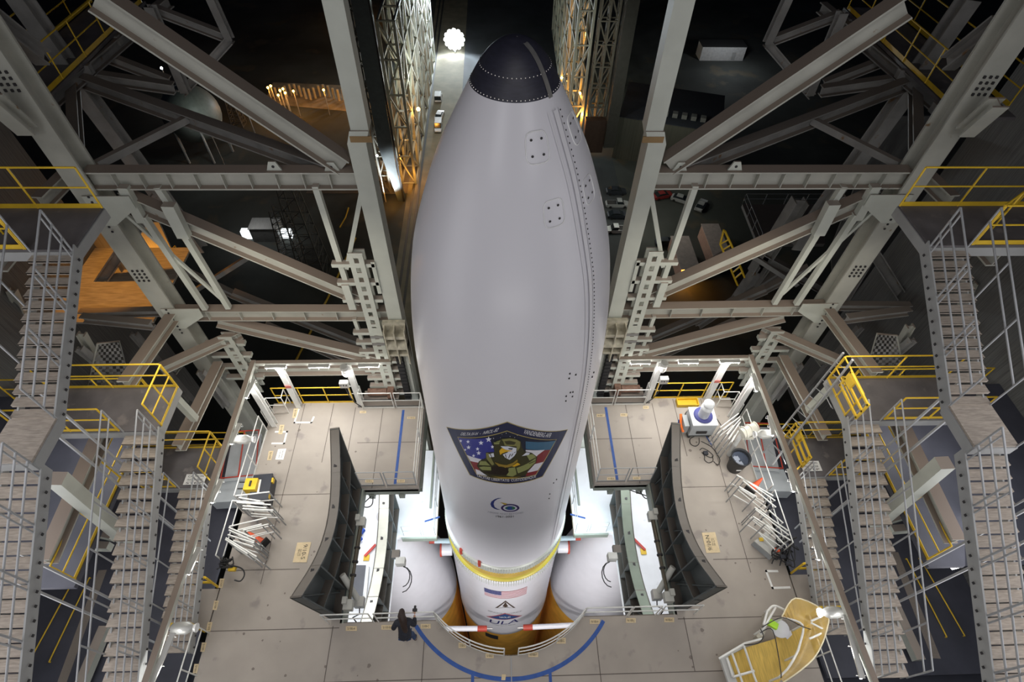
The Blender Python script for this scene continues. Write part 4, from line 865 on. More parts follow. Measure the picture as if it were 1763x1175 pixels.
# ================================================================ THINGS ON THE DECK
def stack_panel(label, a, b, group, h=1.05, zbase=0, drop=None):
    """pipe guard-rail section standing or leaning in a pile; a, b = ends of its top bar"""
    a, b = V3(a), V3(b); t = thing('stacked_rail_panel', label, 'guard rail panel', (a+b)/2-V3((0, 0, h)), group)
    dr = drop or V3((0, 0, -1)); dr = dr.normalized()*h
    MB().tube([a, b], .026, 6).build('top_rail', PIPE, t)
    MB().tube([a+dr*.5, b+dr*.5], .022, 6).build('mid_rail', PIPE, t)
    for p in (a+(b-a)*.03, a+(b-a)*.97): MB().tube([p, p+dr], .024, 6).build('post', GALV, t)
ORD = ['first', 'second', 'third', 'fourth', 'fifth', 'sixth', 'seventh', 'eighth', 'ninth', 'tenth', 'eleventh', 'twelfth', 'thirteenth', 'fourteenth', 'fifteenth']
LP = [(270, 318, 612, 278), (300, 335, 520, 372), (245, 368, 555, 392), (280, 385, 625, 408), (340, 420, 580, 440), (340, 448, 650, 465), (205, 628, 585, 540), (290, 665, 530, 605), (345, 668, 600, 605), (200, 640, 465, 750), (200, 665, 460, 780), (190, 712, 455, 795), (170, 745, 480, 935), (165, 760, 390, 905), (245, 770, 445, 832)]
for i, (x0, y0, x1, y1) in enumerate(LP):
    a = U('z1.08', 360+x0/5.87, 800+y0/5.87); b = U('z1.08', 360+x1/5.87, 800+y1/5.87)
    stack_panel(f'white pipe guardrail panel in the left deck pile, {ORD[i]} from its far end', a, b, 'guardrail panels piled on the left', drop=V3((.15, -.1, -1)))
RP = [(80, 190, 210, 90), (100, 205, 220, 112), (125, 235, 225, 125), (140, 270, 222, 150), (160, 290, 230, 180), (195, 520, 450, 665), (220, 530, 465, 700), (240, 560, 470, 745), (210, 600, 335, 672), (320, 745, 555, 910), (325, 760, 560, 940), (310, 810, 570, 975), (420, 765, 520, 855), (390, 860, 530, 1005)]
for i, (x0, y0, x1, y1) in enumerate(RP):
    a = U('z1.08', 1220+x0/4.05, 690+y0/4.05); b = U('z1.08', 1220+x1/4.05, 690+y1/4.05)
    stack_panel(f'white pipe guardrail panel in the right deck piles, {ORD[i]} from their far end', a, b, 'guardrail panels piled on the right', drop=V3((-.15, -.1, -1)))
# tool chest
c = U('z0.35', 452, 845); t = thing('tool_chest', 'dark tool chest with yellow latches on the left deck', 'tool chest', (c.x, c.y, 0))
ux = V3((1, .08, 0)).normalized(); uy = V3((-.08, 1, 0)).normalized(); uz = V3((0, 0, 1))
DK = mat('chest_dark', (.035, .038, .05), .45)
MB().box((c.x, c.y, .24), (.62, 1.0, .46), (ux, uy, uz)).build('chest_body', DK, t)
MB().box((c.x, c.y, .52), (.66, 1.04, .1), (ux, uy, uz)).build('chest_lid', DK, t)
MB().box((c.x-.05, c.y+.05, .59), (.06, .5, .03), (ux, uy, uz)).build('lid_handle', WTAPE, t)
for q in (-.3, .3): MB().box((c.x+.33, c.y+q, .48), (.06, .16, .16), (ux, uy, uz)).build('latch', YEL, t)
c = U('z0.6', 434, 837); t = thing('yellow_case', 'yellow portable case hung on the railing left of the tool chest', 'case', c)
MB().box(c, (.42, .42, .34)).build('case_body', YEL, t); MB().box(c+V3((0, 0, .19)), (.06, .2, .05)).build('carry_handle', INK, t)
for q in (-.12, .12): MB().box(c+V3((-.3, q, .05)), (.3, .04, .03)).build('strap', INK, t)
# cones
c = U('z0', 456, 941); t = thing('traffic_cone', 'orange cone with black base lying by the left rail pile', 'cone', c)
CO = mat('cone_orange', (.75, .10, .03), .5); d = V3((-.8, .55, .25)).normalized()
MB().cyl(c+V3((0, 0, .18)), c+d*.75+V3((0, 0, .1)), .17, 18, .03).build('cone_body', CO, t)
MB().box(c+V3((.03, 0, .19)), (.05, .4, .4), (d, V3((d.y, -d.x, 0)).normalized(), V3((0, 0, 1)))).build('cone_base', RUBBER, t)
c = U('z0.3', 1300, 836); t = thing('traffic_cone', 'orange cone toppled inside the right rail pile', 'cone', c); d = V3((.8, .6, .2)).normalized()
MB().cyl(c-d*.3, c+d*.4, .17, 18, .03).build('cone_body', CO, t); MB().box(c-d*.32, (.05, .38, .38), (d, V3((d.y, -d.x, 0)).normalized(), V3((0, 0, 1)))).build('cone_base', RUBBER, t)
# bin
c = U('z0', 1263, 806); t = thing('trash_bin', 'large black round bin with a clear liner at the right deck edge', 'bin', c)
BK = mat('bin_black', (.022, .024, .028), .5)
MB().lathe([(0, .02), (.26, .02), (.34, .8), (.36, .82), (.36, .88), (.33, .88), (.30, .8), (.24, .08), (0, .08)], 32, c).build('bin_body', BK, t)
MB().lathe([(.33, .86), (.29, .7), (.2, .45), (.05, .4), (0, .42)], 20, c).build('bin_liner', mat('liner_blue_grey', (.12, .14, .19), .2), t)
lm = MB()
for k in range(6): lm.box(c+V3((random.uniform(-.12, .12), random.uniform(-.1, .15), .5)), (.1, .16, .04), (V3((1, .5, .3)).normalized(), V3((-.5, 1, .2)).normalized(), V3((0, -.3, 1))))
lm.build('litter', mat('litter_pale', (.45, .5, .6)), t)
MB().box(c+V3((-.05, -.33, .45)), (.18, .012, .05)).build('bin_mark', WTAPE, t)
for s in LR: MB().box(c+V3((s*.37, 0, .75)), (.05, .14, .06)).build('bin_handle', BK, t)
# air mover machine
c = U('z0', 1199, 752); t = thing('vacuum_machine', 'boxy white wheeled machine with a white vertical canister, on the right deck', 'machine', (c.x, c.y+.1, 0))
c = V3((c.x+.05, c.y+.3, 0)); MW = mat('machine_white', (.68, .70, .72), .35); GB = mat('machine_grey', (.42, .45, .47), .4)
MB().box(c+V3((0, 0, .62)), (.92, .78, .72)).build('cabinet', GB, t)
MB().box(c+V3((0, 0, 1.0)), (.96, .82, .05)).build('cabinet_top', MW, t)
MB().lathe([(.2, 1.03), (.36, 1.03), (.36, 1.055), (.2, 1.055)], 32, c+V3((0, .03, 0))).build('blue_collar', mat('collar_blue', (.05, .055, .22)), t, 'blue ring round the canister')
MB().lathe([(.2, 1.03), (.2, 1.5), (.22, 1.52), (.22, 1.62), (.17, 1.66), (.17, 1.74), (.2, 1.76), (.2, 1.85), (.12, 1.92), (0, 1.93)], 28, c+V3((0, .03, 0))).build('canister', MW, t)
MB().box(c+V3((-.02, -.41, .5)), (.4, .04, .14)).build('vent_panel', INK, t)
for i in (-1, 1):
    for j in (-1, 1): MB().cyl(c+V3((i*.38-.03, j*.3, .09)), c+V3((i*.38+.03, j*.3, .09)), .09, 12).build('wheel', RUBBER, t)
MB().box(c+V3((0, 0, .2)), (.9, .76, .1)).build('base_frame', FLAP, t)
MB().box(c+V3((-.62, -.05, .55)), (.18, .5, .5)).build('side_gear', mat('gear_grey', (.3, .32, .33)), t)
MB().tube([c+V3((-.75, .25, .8)), c+V3((-.78, -.1, .6)), c+V3((-.7, -.35, .45))], .05, 8).build('orange_hose', mat('hose_orange', (.80, .16, .02)), t)
MB().tube([c+V3((-.8, .1, .6)), c+V3((-.82, -.1, .3)), c+V3((-.85, -.6, .03))], .035, 6).build('blue_hose', BLUE, t)
def cable(label, pts, z=.02, r=.014, m_=None):
    P = [U(f'z{z}', *p) for p in pts]; P = [V3(q) for q in dense3(P)]
    tag(MB().tube(P, r, 5).build('cable', m_ or RUBBER), label, 'cable')
def dense3(P, k=5):
    out = []
    for i in range(len(P)-1):
        a, b, c, d = P[max(i-1, 0)], P[i], P[i+1], P[min(i+2, len(P)-1)]
        for j in range(k):
            q = j/k; out.append((b*2+(c-a)*q+(a*2-b*5+c*4-d)*q*q+(b*3-a-c*3+d)*q**3)*.5)
    return out+[P[-1]]
def Z(*p): return [(1150+p[i]/8.39, 690+p[i+1]/8.39) for i in range(0, len(p), 2)]
cable('black cable arching behind the white machine on the right deck', Z(255, 240, 250, 190, 300, 140, 400, 115, 500, 140, 600, 180, 700, 260, 770, 360))
cable('looped black cable in front of the white machine', Z(380, 520, 320, 560, 330, 630, 400, 660, 450, 620, 450, 540))
cable('black cable running from the white machine to the coil', Z(480, 590, 560, 630, 640, 680, 700, 760, 750, 860, 720, 930, 660, 880))
cable('coiled black cable with plug lying before the right rail pile', Z(460, 715, 500, 690, 570, 720, 620, 760, 655, 800, 620, 825, 540, 790, 490, 750, 530, 800, 530, 860, 590, 900, 650, 870, 640, 800))
cable('blue line from the white machine to the deck', Z(520, 460, 580, 560, 640, 660), r=.02, m_=BLUE)
c = U('z0.05', *Z(545, 760)[0]); tag(MB().box(c, (.16, .14, .1)).build('cable_plug', DK), 'black plug block in the coiled cable on the right deck', 'plug')
for lb, pts in (('black cable sagging under the left wing edge', ((622, 872), (640, 855), (660, 850), (690, 849), (708, 846))), ('looped black cable beside the left raised flap', ((618, 870), (632, 874), (641, 868), (642, 850)))): cable(lb, pts, z=-.6, r=.02)
for lb, pts in (('black cable sagging under the right wing edge', ((1040, 841), (1075, 842), (1100, 850), (1124, 858))), ('second black cable under the right wing edge', ((1100, 842), (1110, 858), (1122, 858)))): cable(lb, pts, z=-.6, r=.02)
def T3(*p): return [(1313+p[i]/3.915, 875+p[i+1]/3.915) for i in range(0, len(p), 2)]
tg = thing('cable_bundle', 'tangled black cables and orange plugs at the right deck edge', 'cable bundle', U('z0.3', 1353, 942))
for k in range(9):
    P = [U('z%.2f' % random.uniform(.1, .7), *T3(random.uniform(60, 240), random.uniform(170, 400))[0]) for _ in range(5)]
    MB().tube(dense3(P), .02, 5).build('cable_strand', RUBBER, tg)
for k in range(3): MB().box(U('z0.4', *T3(95+40*k, 285+45*k)[0]), (.16, .12, .1)).build('orange_plug' if k == 0 else 'plug', CO if k == 0 else DK, tg)
tg = thing('cable_bundle', 'looped black cables at the left deck edge beside the lower rail pile', 'cable bundle', U('z0.3', 390, 975))
for k in range(7):
    P = [U('z%.2f' % random.uniform(.2, .9), 360+random.uniform(100, 250)/5.87, 800+random.uniform(930, 1050)/5.87) for _ in range(5)]
    MB().tube(dense3(P), .02, 5).build('cable_strand', RUBBER, tg)
P = [U('z0.6', 373+x/5.87, 800+y/5.87) for x, y in ((0, 1060), (60, 1035), (180, 1030), (260, 1060), (280, 1120), (240, 1180), (180, 1170))]
MB().tube(dense3(P), .022, 6).build('cable_loop', RUBBER, tg)
MB().box(U('z0.5', 400, 980), (.22, .14, .12)).build('yellow_plug', YEL, tg)
# grey lidded box, right pile
c4 = [U('z0.3', *p) for p in ((1298, 933), (1318, 917), (1346, 945), (1330, 960))]
t = thing('equipment_crate', 'long grey lidded crate with a yellow tag under the right rail pile', 'crate', c4[0])
MB().prism([p-V3((0, 0, .3)) for p in c4], (0, 0, .3)).build('crate_body', GB, t)
MB().prism([p+V3((0, 0, .005)) for p in c4], (0, 0, .03)).build('crate_lid', mat('lid_grey', (.5, .5, .47)), t)
MB().box(c4[0]*.6+c4[2]*.4+V3((-.1, .15, .05)), (.14, .12, .02)).build('hanging_tag', YEL, t)
# cream hydraulic unit + grey horn on the right
c = U('z1.6', 1290, 742); t = thing('hydraulic_unit', 'cream cylindrical drive unit on a stand by the right rear post', 'machine', (c.x, c.y, 0))
CR = mat('unit_cream', (.68, .66, .58), .45)
MB().cyl(c+V3((-.28, -.1, -.06)), c+V3((.28, .1, .06)), .2, 20).build('drive_body', CR, t)
for f in (-.2, 0, .22): MB().cyl(c+V3((f-.02, f*.35, f*.2)), c+V3((f+.02, f*.35+.01, f*.2)), .24, 20).build('flange_ring', CR, t)
MB().tube([c+V3((-.2, 0, -.15)), c+V3((-.3, -.15, -1.55))], .08, 8).build('stand_leg', mat('white_post', (.68, .68, .66)), t)
MB().box(c+V3((0, -.05, -.25)), (.4, .3, .12)).build('saddle', CR, t)
for (x, y, lb, S) in ((1316, 748, 'grey horn shaped lamp on the right side rail behind the cream unit', 1), (420, 757, 'grey horn shaped lamp on the left side rail', -1), (316, 1082, 'grey horn shaped lamp low on the left side rail', -1), (1432, 1055, 'glowing horn shaped lamp low on the right side rail', 1)):
    c = U('z2.45', x, y); t = thing('horn_lamp', lb, 'lamp', c)
    MB().lathe([(.05, -.35), (.12, -.3), (.16, -.1), (.16, .1), (.08, .25), (0, .26)], 18, c, ax=(V3((0, 1, 0)), V3((0, 0, 1)), V3((-S, 0, 0)).normalized())).build('lamp_body', HOUS, t)
    MB().lathe([(0, .27), (.09, .28), (.12, .36)][::-1], 16, c, ax=(V3((0, 1, 0)), V3((0, 0, 1)), V3((-S, 0, 0)))).build('lamp_glass', LAMPW if 'glowing' in lb else WTAPE, t)
# caged ladder on the right
t = thing('caged_ladder', 'grey caged access ladder slanting between the right landings', 'ladder', U('x9.2', 1320, 770))
a1, b1 = U('x9.3', 1468, 620), U('x9.3', 1330, 800); a2, b2 = U('x9.6', 1452, 608), U('x9.6', 1312, 782)
MB().tube([a1, b1], .035, 6).build('ladder_rail', GALV, t); MB().tube([a2, b2], .035, 6).build('ladder_rail', GALV, t)
for i in range(1, 14): q = i/14; MB().tube([a1+(b1-a1)*q, a2+(b2-a2)*q], .012, 5).build('rung', GALV, t)
for i in range(2, 13, 2):
    q = i/14; p, r_ = a1+(b1-a1)*q, a2+(b2-a2)*q; MB().tube([p, p+V3((-.1, -.5, .15)), (p+r_)/2+V3((0, -.75, .2)), r_+V3((.1, -.5, .15)), r_], .01, 5).build('cage_hoop', GALV, t)
for S in (1,):
    for (x, y, zz_, lb) in ((1470, 680, 5.9, 'middle'), (1378, 770, 2.5, 'lowest')):
        c = U('z%.1f' % (zz_+.8), x, y); t = thing('safety_gate', f'yellow slotted safety gate on the {lb} right landing', 'gate', c)
        ax = (V3((0, 1, 0)), V3((1, 0, 0)), V3((0, 0, 1)))
        for q in (-.3, 0, .3): MB().box(c+V3((0, 0, q)), (1.1, .05, .06), ax).build('gate_bar', YEL, t)
        for q in (-.53, .53): MB().box(c+V3((0, q, 0)), (.06, .05, .7), ax).build('gate_stile', YEL, t)
        MB().box(c+V3((0, .35, .1)), (.3, .06, .3), ax).build('gate_plate', YEL, t)
# white notice boards on lowest landings
for (x, y, lb) in ((336, 826, 'left'), (1396, 803, 'right')):
    c = U('z2.45', x, y); P = [c+V3(q) for q in ((-.32, -.18, 0), (.32, -.18, 0), (.32, .18, 0), (-.32, .18, 0))]
    o = tag(MB().prism(P, (0, 0, .01)).build('notice_board', WTAPE), f'white notice board lying at the head of the lowest {lb} stair', 'sign')
    for r_, bd in ((.1, 'CAUTION'), (-.02, 'WATCH YOUR'), (-.13, 'STEP')):
        vs, fs = textmesh(bd); mb = MB()
        for f in fs: mb.add([c+V3((-.24+.48*vs[i][0], r_-.03+.07*vs[i][1], .014)) for i in f], [tuple(range(len(f)))])
        mb.build('board_lettering', INK, o)
for S in LR:
    rr = thing('red_safety_frame', f'red framed opening with grey panel outside the {SIDE[S]} deck railing', 'safety frame', mir((-10, -1, -1), S))
    Q = [mir(U('z-.6', *p), S) for p in ((396, 744), (446, 741), (440, 818), (380, 824))]
    MB().tube(Q, .035, 6, closed=True).build('frame_rail', RED, rr)
    MB().tube([(Q[0]+Q[1])/2, (Q[2]+Q[3])/2], .03, 6).build('frame_divider', RED, rr)
    MB().prism([q-V3((0, 0, .35)) for q in Q], (0, 0, .05)).build('panel', GB, rr)
    Q = [mir(U('z-1', *p), S) for p in ((378, 826), (440, 824), (432, 862), (362, 866))]
    tag(MB().prism(Q, (0, 0, -.6)).build('floor_girder', GB), f'grey girder box below the red frame outside the {SIDE[S]} deck edge', 'girder')
# stair side floodlights (tubes lamps under the landings)
for (x0, y0, x1, y1, z, lb) in ((122, 745, 148, 706, 5.2, 'bright tube lamp seen between the upper and middle left stairs'), (1580, 684, 1607, 712, 5.2, 'bright tube lamp seen between the upper and middle right stairs')):
    a, b = U(f'z{z}', x0, y0), U(f'z{z}', x1, y1); t = thing('tube_lamp', lb, 'lamp', a)
    MB().tube([a, b], .035, 8).build('lamp_tube', LAMPW, t); MB().bar(a+V3((0, 0, .08)), b+V3((0, 0, .08)), .16, .06).build('lamp_housing', HOUS, t)
    light('POINT', 'lamp_light', (a+b)/2+V3((0, -.2, -.2)), 60, (1, .97, .92), .2)
for (x0, y0, x1, y1, lb) in ((84, 1004, 110, 962, 'dark back of a tilted lamp fixture between the left stairs'), (1617, 930, 1650, 975, 'dark back of a tilted lamp fixture between the right stairs')):
    a, b = U('z1.5', x0, y0), U('z1.5', x1, y1); t = thing('tilted_lamp', lb, 'lamp', a)
    MB().bar(a, b, .5, .1, (0, .4, 1)).build('lamp_back', mat('lamp_back_brown', (.10, .08, .07)), t); MB().bar(a-V3((0, .05, .07)), b-V3((0, .05, .07)), .44, .02, (0, .4, 1)).build('lamp_lens', LAMPW, t)
# lamps below that brighten the lower side floors
for S in LR:
    light('AREA', 'side_floor_light', (S*13.5, -4, 5.2), 45, (.95, .97, 1), 3, (S*13.5, -4, -3), 5)
    light('AREA', 'side_floor_light', (S*12.5, -8, 2.0), 40, (.95, .97, 1), 2, (S*12.5, -8.2, -3), 3)
# ---------------------------------------------------------------- amber tent platform, bottom right
t = thing('scaffold_cart', 'white framed curved platform cart under amber netting at the bottom right', 'platform cart', U('z0', 1330, 1100))
def Y6(*p, z=0): return [U(f'z{z}', 1230+p[i]/7.58, 1020+p[i+1]/7.58) for i in range(0, len(p), 2)]
AMB = mat('amber_netting', (.78, .52, .12), .6, 0, .15, 2, alpha=.62); AMB2 = mat('amber_floor', (.62, .42, .09), .7, 0, .2, 3, stretch=(12, 1, 1))
WF = mat('white_frame', (.80, .80, .77), .4)
fl_ = Y6(160, 850, 420, 720, 760, 620, 1000, 500, 1240, 420, 1130, 760, 960, 1020, 880, 1130, 800, 1230, 300, 1230, z=.5)
MB().prism([p-V3((0, 0, .1)) for p in fl_], (0, 0, .1)).build('platform_floor', AMB2, t)
MB().prism(Y6(60, 870, 380, 670, 400, 720, 160, 850, 300, 1230, 180, 1230, z=.45), (0, 0, .12)).build('side_frame', mat('frame_grey', (.55, .55, .53)), t)
for pts in ((60, 870, 400, 670, 620, 610), (230, 800, 330, 1080, 380, 1230), (380, 690, 520, 1100, 570, 1230), (160, 860, 240, 1110), (240, 1110, 520, 1030)): MB().tube(Y6(*pts, z=.62), .035, 6).build('frame_bar', WF, t)
for pts in ((900, 330, 1150, 430, 1110, 700, 1060, 830, 960, 1000, 850, 1110), (900, 230, 1240, 400, 1210, 640, 1130, 850, 1020, 1010, 880, 1140), (690, 250, 780, 180, 930, 240, 1240, 390), (800, 200, 640, 480, 600, 560), (690, 250, 640, 430)): MB().tube(dense3(Y6(*pts, z=1.25)), .035, 6).build('curved_rail', WF, t)
for pts in ((1260, 380, 1460, 290), (1240, 610, 1400, 540), (1260, 400, 1430, 490)): MB().tube(Y6(*pts, z=1.5), .03, 6).build('hoop_brace', WF, t)
for x, y in ((900, 330), (1150, 430), (1060, 830), (850, 1110), (780, 180), (640, 480)):
    p = Y6(x, y, z=1.25)[0]; MB().tube([p, V3((p.x, p.y, .5))], .03, 6).build('post', WF, t)
for k in range(4):
    pt = dense3(Y6(880, 320, 1060, 80, 1460, 270, 1460, 520, 1330, 820, 1130, 1020, 900, 1180, z=1.6))
net = MB(); lo = dense3(Y6(880, 320, 1100, 420, 1180, 450, 1160, 560, 1110, 760, 1000, 930, 850, 1110, z=1.2))
n = min(len(pt), len(lo)); net.add(pt[:n]+lo[:n], [(i, i+1, n+i+1, n+i) for i in range(n-1)])
net.build('netting', AMB, t, 'sheer amber netting'); MB().tube(pt, .02, 5).build('netting_hem', mat('hem_cream', (.80, .72, .5)), t)
for pts in ((600, 530, 760, 500, 860, 990, 870, 1130), (620, 460, 820, 350, 950, 350, 1150, 450, 1370, 520), (390, 690, 560, 670, 640, 580, 600, 480)): MB().tube(dense3(Y6(*pts, z=1.3)), .014, 5).build('tether', INK, t)
MB().cyl(Y6(860, 480, z=.55)[0], Y6(860, 480, z=.75)[0], .25, 20).build('round_pad', mat('pad_white', (.7, .7, .75)), t)
MB().prism(Y6(920, 590, 990, 500, 1010, 560, 950, 620, z=.56), (0, 0, .03)).build('white_pad', mat('pad_white', (.7, .7, .75)), t)
MB().prism(Y6(700, 350, 820, 430, 800, 500, 680, 430, z=.7), (0, 0, .12)).build('lime_cloth', mat('lime', (.45, .80, .05), .7), t)
MB().prism(Y6(500, 600, 600, 470, 620, 300, 690, 240, 700, 300, 640, 480, 600, 600, 520, 630, z=.3), (0, 0, .3)).build('cloth_side', mat('cloth_beige', (.42, .39, .32)), t)
for x, y in ((600, 150), (500, 160), (560, 110)): pass
# ---------------------------------------------------------------- person
p0 = V3((-3.12, -5.92, 0))
t = thing('person', 'person in a dark jacket and jeans leaning over the front railing, holding up a camera', 'person', p0)
def skin(name, chains, m_, parent, sub=2, label=None):
    vs, es, rs = [], [], []; idx = {}
    for ch in chains:
        prev = None
        for (p, r) in ch:
            key = tuple(round(c, 4) for c in p)
            if key not in idx: idx[key] = len(vs); vs.append(p); rs.append(r)
            i = idx[key]
            if prev is not None and prev != i: es.append((prev, i))
            prev = i
    me = bpy.data.meshes.new(name); me.from_pydata([tuple(p0+V3(v)) for v in vs], es, []); o = bpy.data.objects.new(name, me); COL.objects.link(o)
    md = o.modifiers.new('s', 'SKIN'); 
    for i, r in enumerate(rs):
        rr = r if isinstance(r, tuple) else (r, r); me.skin_vertices[0].data[i].radius = rr
    me.skin_vertices[0].data[0].use_root = True; md.use_smooth_shade = True
    sb = o.modifiers.new('u', 'SUBSURF'); sb.levels = sb.render_levels = sub
    dg = bpy.context.evaluated_depsgraph_get(); m2 = bpy.data.meshes.new_from_object(o.evaluated_get(dg)); o.modifiers.clear(); o.data = m2
    for p in m2.polygons: p.use_smooth = True
    m2.materials.clear(); m2.materials.append(m_); setp(o, parent)
    if label: o['label'] = label
    return o
SKN = mat('skin', (.50, .30, .22), .5); JKT = mat('jacket_navy_black', (.018, .02, .03), .8, 0, .3, 20); JNS = mat('jeans_blue', (.03, .06, .14), .8, 0, .3, 30); HAIR = mat('hair_dark_brown', (.03, .016, .012), .55, 0, .3, 30); BOOT = mat('boot_dark', (.015, .015, .02), .5)
hip, che, nek = (0, -.02, .90), (-.01, .16, 1.22), (-.02, .27, 1.42)
body = [[((0, -.02, .90), (.15, .11)), ((-.01, .05, 1.02), (.13, .10)), (che, (.15, .11)), ((-.02, .22, 1.34), (.11, .08)), (nek, .055), ((-.03, .33, 1.52), .07)],
        [((0, -.02, .90), (.15, .11)), ((.10, -.03, .80), .095), ((.15, .07, .46), .06), ((.20, -.02, .08), .045), ((.20, .10, .04), .04)],
        [((0, -.02, .90), (.15, .11)), ((-.10, -.03, .80), .095), ((-.12, .06, .46), .06), ((-.12, -.02, .08), .045), ((-.12, .10, .04), .04)]]
aR = [((-.02, .22, 1.34), .09), ((.19, .20, 1.34), .062), ((.30, .12, 1.16), .048), ((.28, .36, 1.18), .036), ((.28, .42, 1.20), .03)]
aL = [((-.02, .22, 1.34), .09), ((-.21, .18, 1.32), .062), ((-.33, .04, 1.14), .048), ((-.22, .28, 1.10), .036), ((-.18, .33, 1.10), .03)]
skin('body', body+[aR, aL], SKN, t)
gr = lambda ch, k: [(p, (r[0]+k, r[1]+k) if isinstance(r, tuple) else r+k) for p, r in ch]
skin('jacket', [gr([((0, -.10, .80), (.20, .14)), ((0, -.08, .90), (.20, .16)), ((-.01, .03, 1.02), (.175, .15)), (che, (.185, .15)), ((-.02, .22, 1.34), (.13, .10)), ((-.02, .26, 1.40), .075)], .012), gr(aR[:4], .03), gr(aL[:4], .03)], JKT, t)
skin('jeans', [gr([((0, -.03, .86), (.155, .115)), ((.10, -.03, .78), .10), ((.15, .07, .46), .07), ((.20, -.02, .14), .058)], .006), gr([((0, -.03, .86), (.155, .115)), ((-.10, -.03, .78), .10), ((-.12, .06, .46), .07), ((-.12, -.02, .14), .058)], .006)], JNS, t)
for xx in (.20, -.12): skin('boot', [[((xx, -.06, .05), .055), ((xx, .02, .06), .052), ((xx, .13, .045), .042)], [((xx, -.02, .06), .055), ((xx, -.02, .2), .062)]], BOOT, t, 1)
hc = p0+V3((-.035, .37, 1.60))
hx_, hy_, hz_ = V3((1, 0, 0)), V3((0, .80, -.6)), V3((0, .6, .80))   # head looking forward and down
def ellip(c, r, n=20, k=12): return MB().lathe([(r*math.sin(PI*i/k), -r*math.cos(PI*i/k)) for i in range(k+1)], n, c, ax=(hx_*.78, hy_*.95, hz_*1.15))
ellip(hc, .1).build('head', SKN, t)
fc = hc+hy_*.09
MB().lathe([(0, .035), (.012, .01), (.014, -.01), (0, -.02)], 8, fc, ax=(hx_, hz_, hy_)).build('nose', SKN, t)
for s in (-1, 1):
    MB().lathe([(.0, -.01), (.010, 0), (.0, .01)], 8, hc+hy_*.088+hx_*(s*.032)+hz_*.02, ax=(hx_, hz_, hy_)).build('eye', INK, t)
    MB().lathe([(0, -.03), (.014, 0), (0, .03)], 8, hc+hx_*(s*.08), ax=(hx_*.6, hy_, hz_)).build('ear', SKN, t)
MB().box(hc+hy_*.085-hz_*.05, (.045, .01, .012), (hx_, hy_, hz_)).build('mouth', mat('lip', (.35, .12, .1)), t)
hr = ellip(hc-hy_*.02+hz_*.02, .116)
hr.tube([hc-hy_*.03+hz_*.02, hc-hy_*.09-hz_*.02, p0+V3((.0, .20, 1.46)), p0+V3((.02, .08, 1.30)), p0+V3((.05, .0, 1.16)), p0+V3((.06, -.04, 1.08))], [.10, .115, .115, .10, .075, .03], 12)
hr.build('hair', HAIR, t, 'long dark brown hair down the back')
def hand(p, d, s):
    p = p0+V3(p); d = V3(d).normalized(); sd = d.cross(V3((0, 0, 1))).normalized()*s; u = sd.cross(d)*s
    ch = [[(tuple(p-p0), .022), (tuple(p-p0+d*.05), (.032, .016)), (tuple(p-p0+d*.085), (.034, .014))]]
    h = skin('hand', ch, SKN, t, 1)
    for i in range(4):
        o = sd*(-.027+.018*i); L = (.055, .068, .062, .048)[i]; b = p-p0+d*.085+o
        skin('finger', [[(tuple(b), .009), (tuple(b+d*L*.5-V3((0, 0, .008))), .008), (tuple(b+d*L*.8-V3((0, 0, .035))), .007)]], SKN, h, 1)
    b = p-p0+d*.03+sd*-.03; skin('thumb', [[(tuple(b), .011), (tuple(b+d*.025-sd*.025-V3((0, 0, .01))), .009), (tuple(b+d*.05-sd*.03-V3((0, 0, .02))), .008)]], SKN, h, 1)
hand((.28, .42, 1.20), (0, .9, .25), 1); hand((-.18, .33, 1.10), (.3, .8, -.2), -1)
c = p0+V3((.285, .52, 1.27)); t = thing('handheld_camera', 'black camera held up over the railing by the person', 'camera', c)
MB().box(c, (.13, .07, .09)).build('camera_body', INK, t); MB().cyl(c+V3((0, .03, 0)), c+V3((0, .12, -.02)), .035, 12).build('lens', INK, t)
# ================================================================ OUTSIDE, 60 m BELOW
GZ = -60.0
g = MB().quad((-260, -40, GZ), (260, -40, GZ), (260, 420, GZ), (-260, 420, GZ)).build('ground', GROUND); struct(g)
rd = MB().quad((-20.5, -10, GZ+.03), (-9, -10, GZ+.03), (-9, 300, GZ+.03), (-20.5, 300, GZ+.03)); struct(rd.build('road', ROAD))
rl = MB()
for x in (-19.2, -17.9): rl.bb(x-.25, x+.25, -10, 240, GZ+.03, GZ+.12)
tag(rl.build('rail_track', mat('rail_dark', (.035, .035, .035), .6)), 'long dark crane rail tracks running along the left of the road', 'rail track')
struct(MB().quad((-9, -10, GZ+.02), (30, -10, GZ+.02), (30, 300, GZ+.02), (-9, 300, GZ+.02)).build('pad_apron', mat('apron_dark', (.045, .05, .055), .8, 0, .3, .1)))
struct(MB().prism([(-44, 100, GZ), (-20.5, 100, GZ), (-20.5, 112, GZ), (-44, 112, GZ)], (0, 0, .05)).build('side_apron', mat('apron_brown', (.12, .10, .08), .8)))
LAT = mat('lattice_paint', (.42, .43, .36), .6, 0, .15, .5)
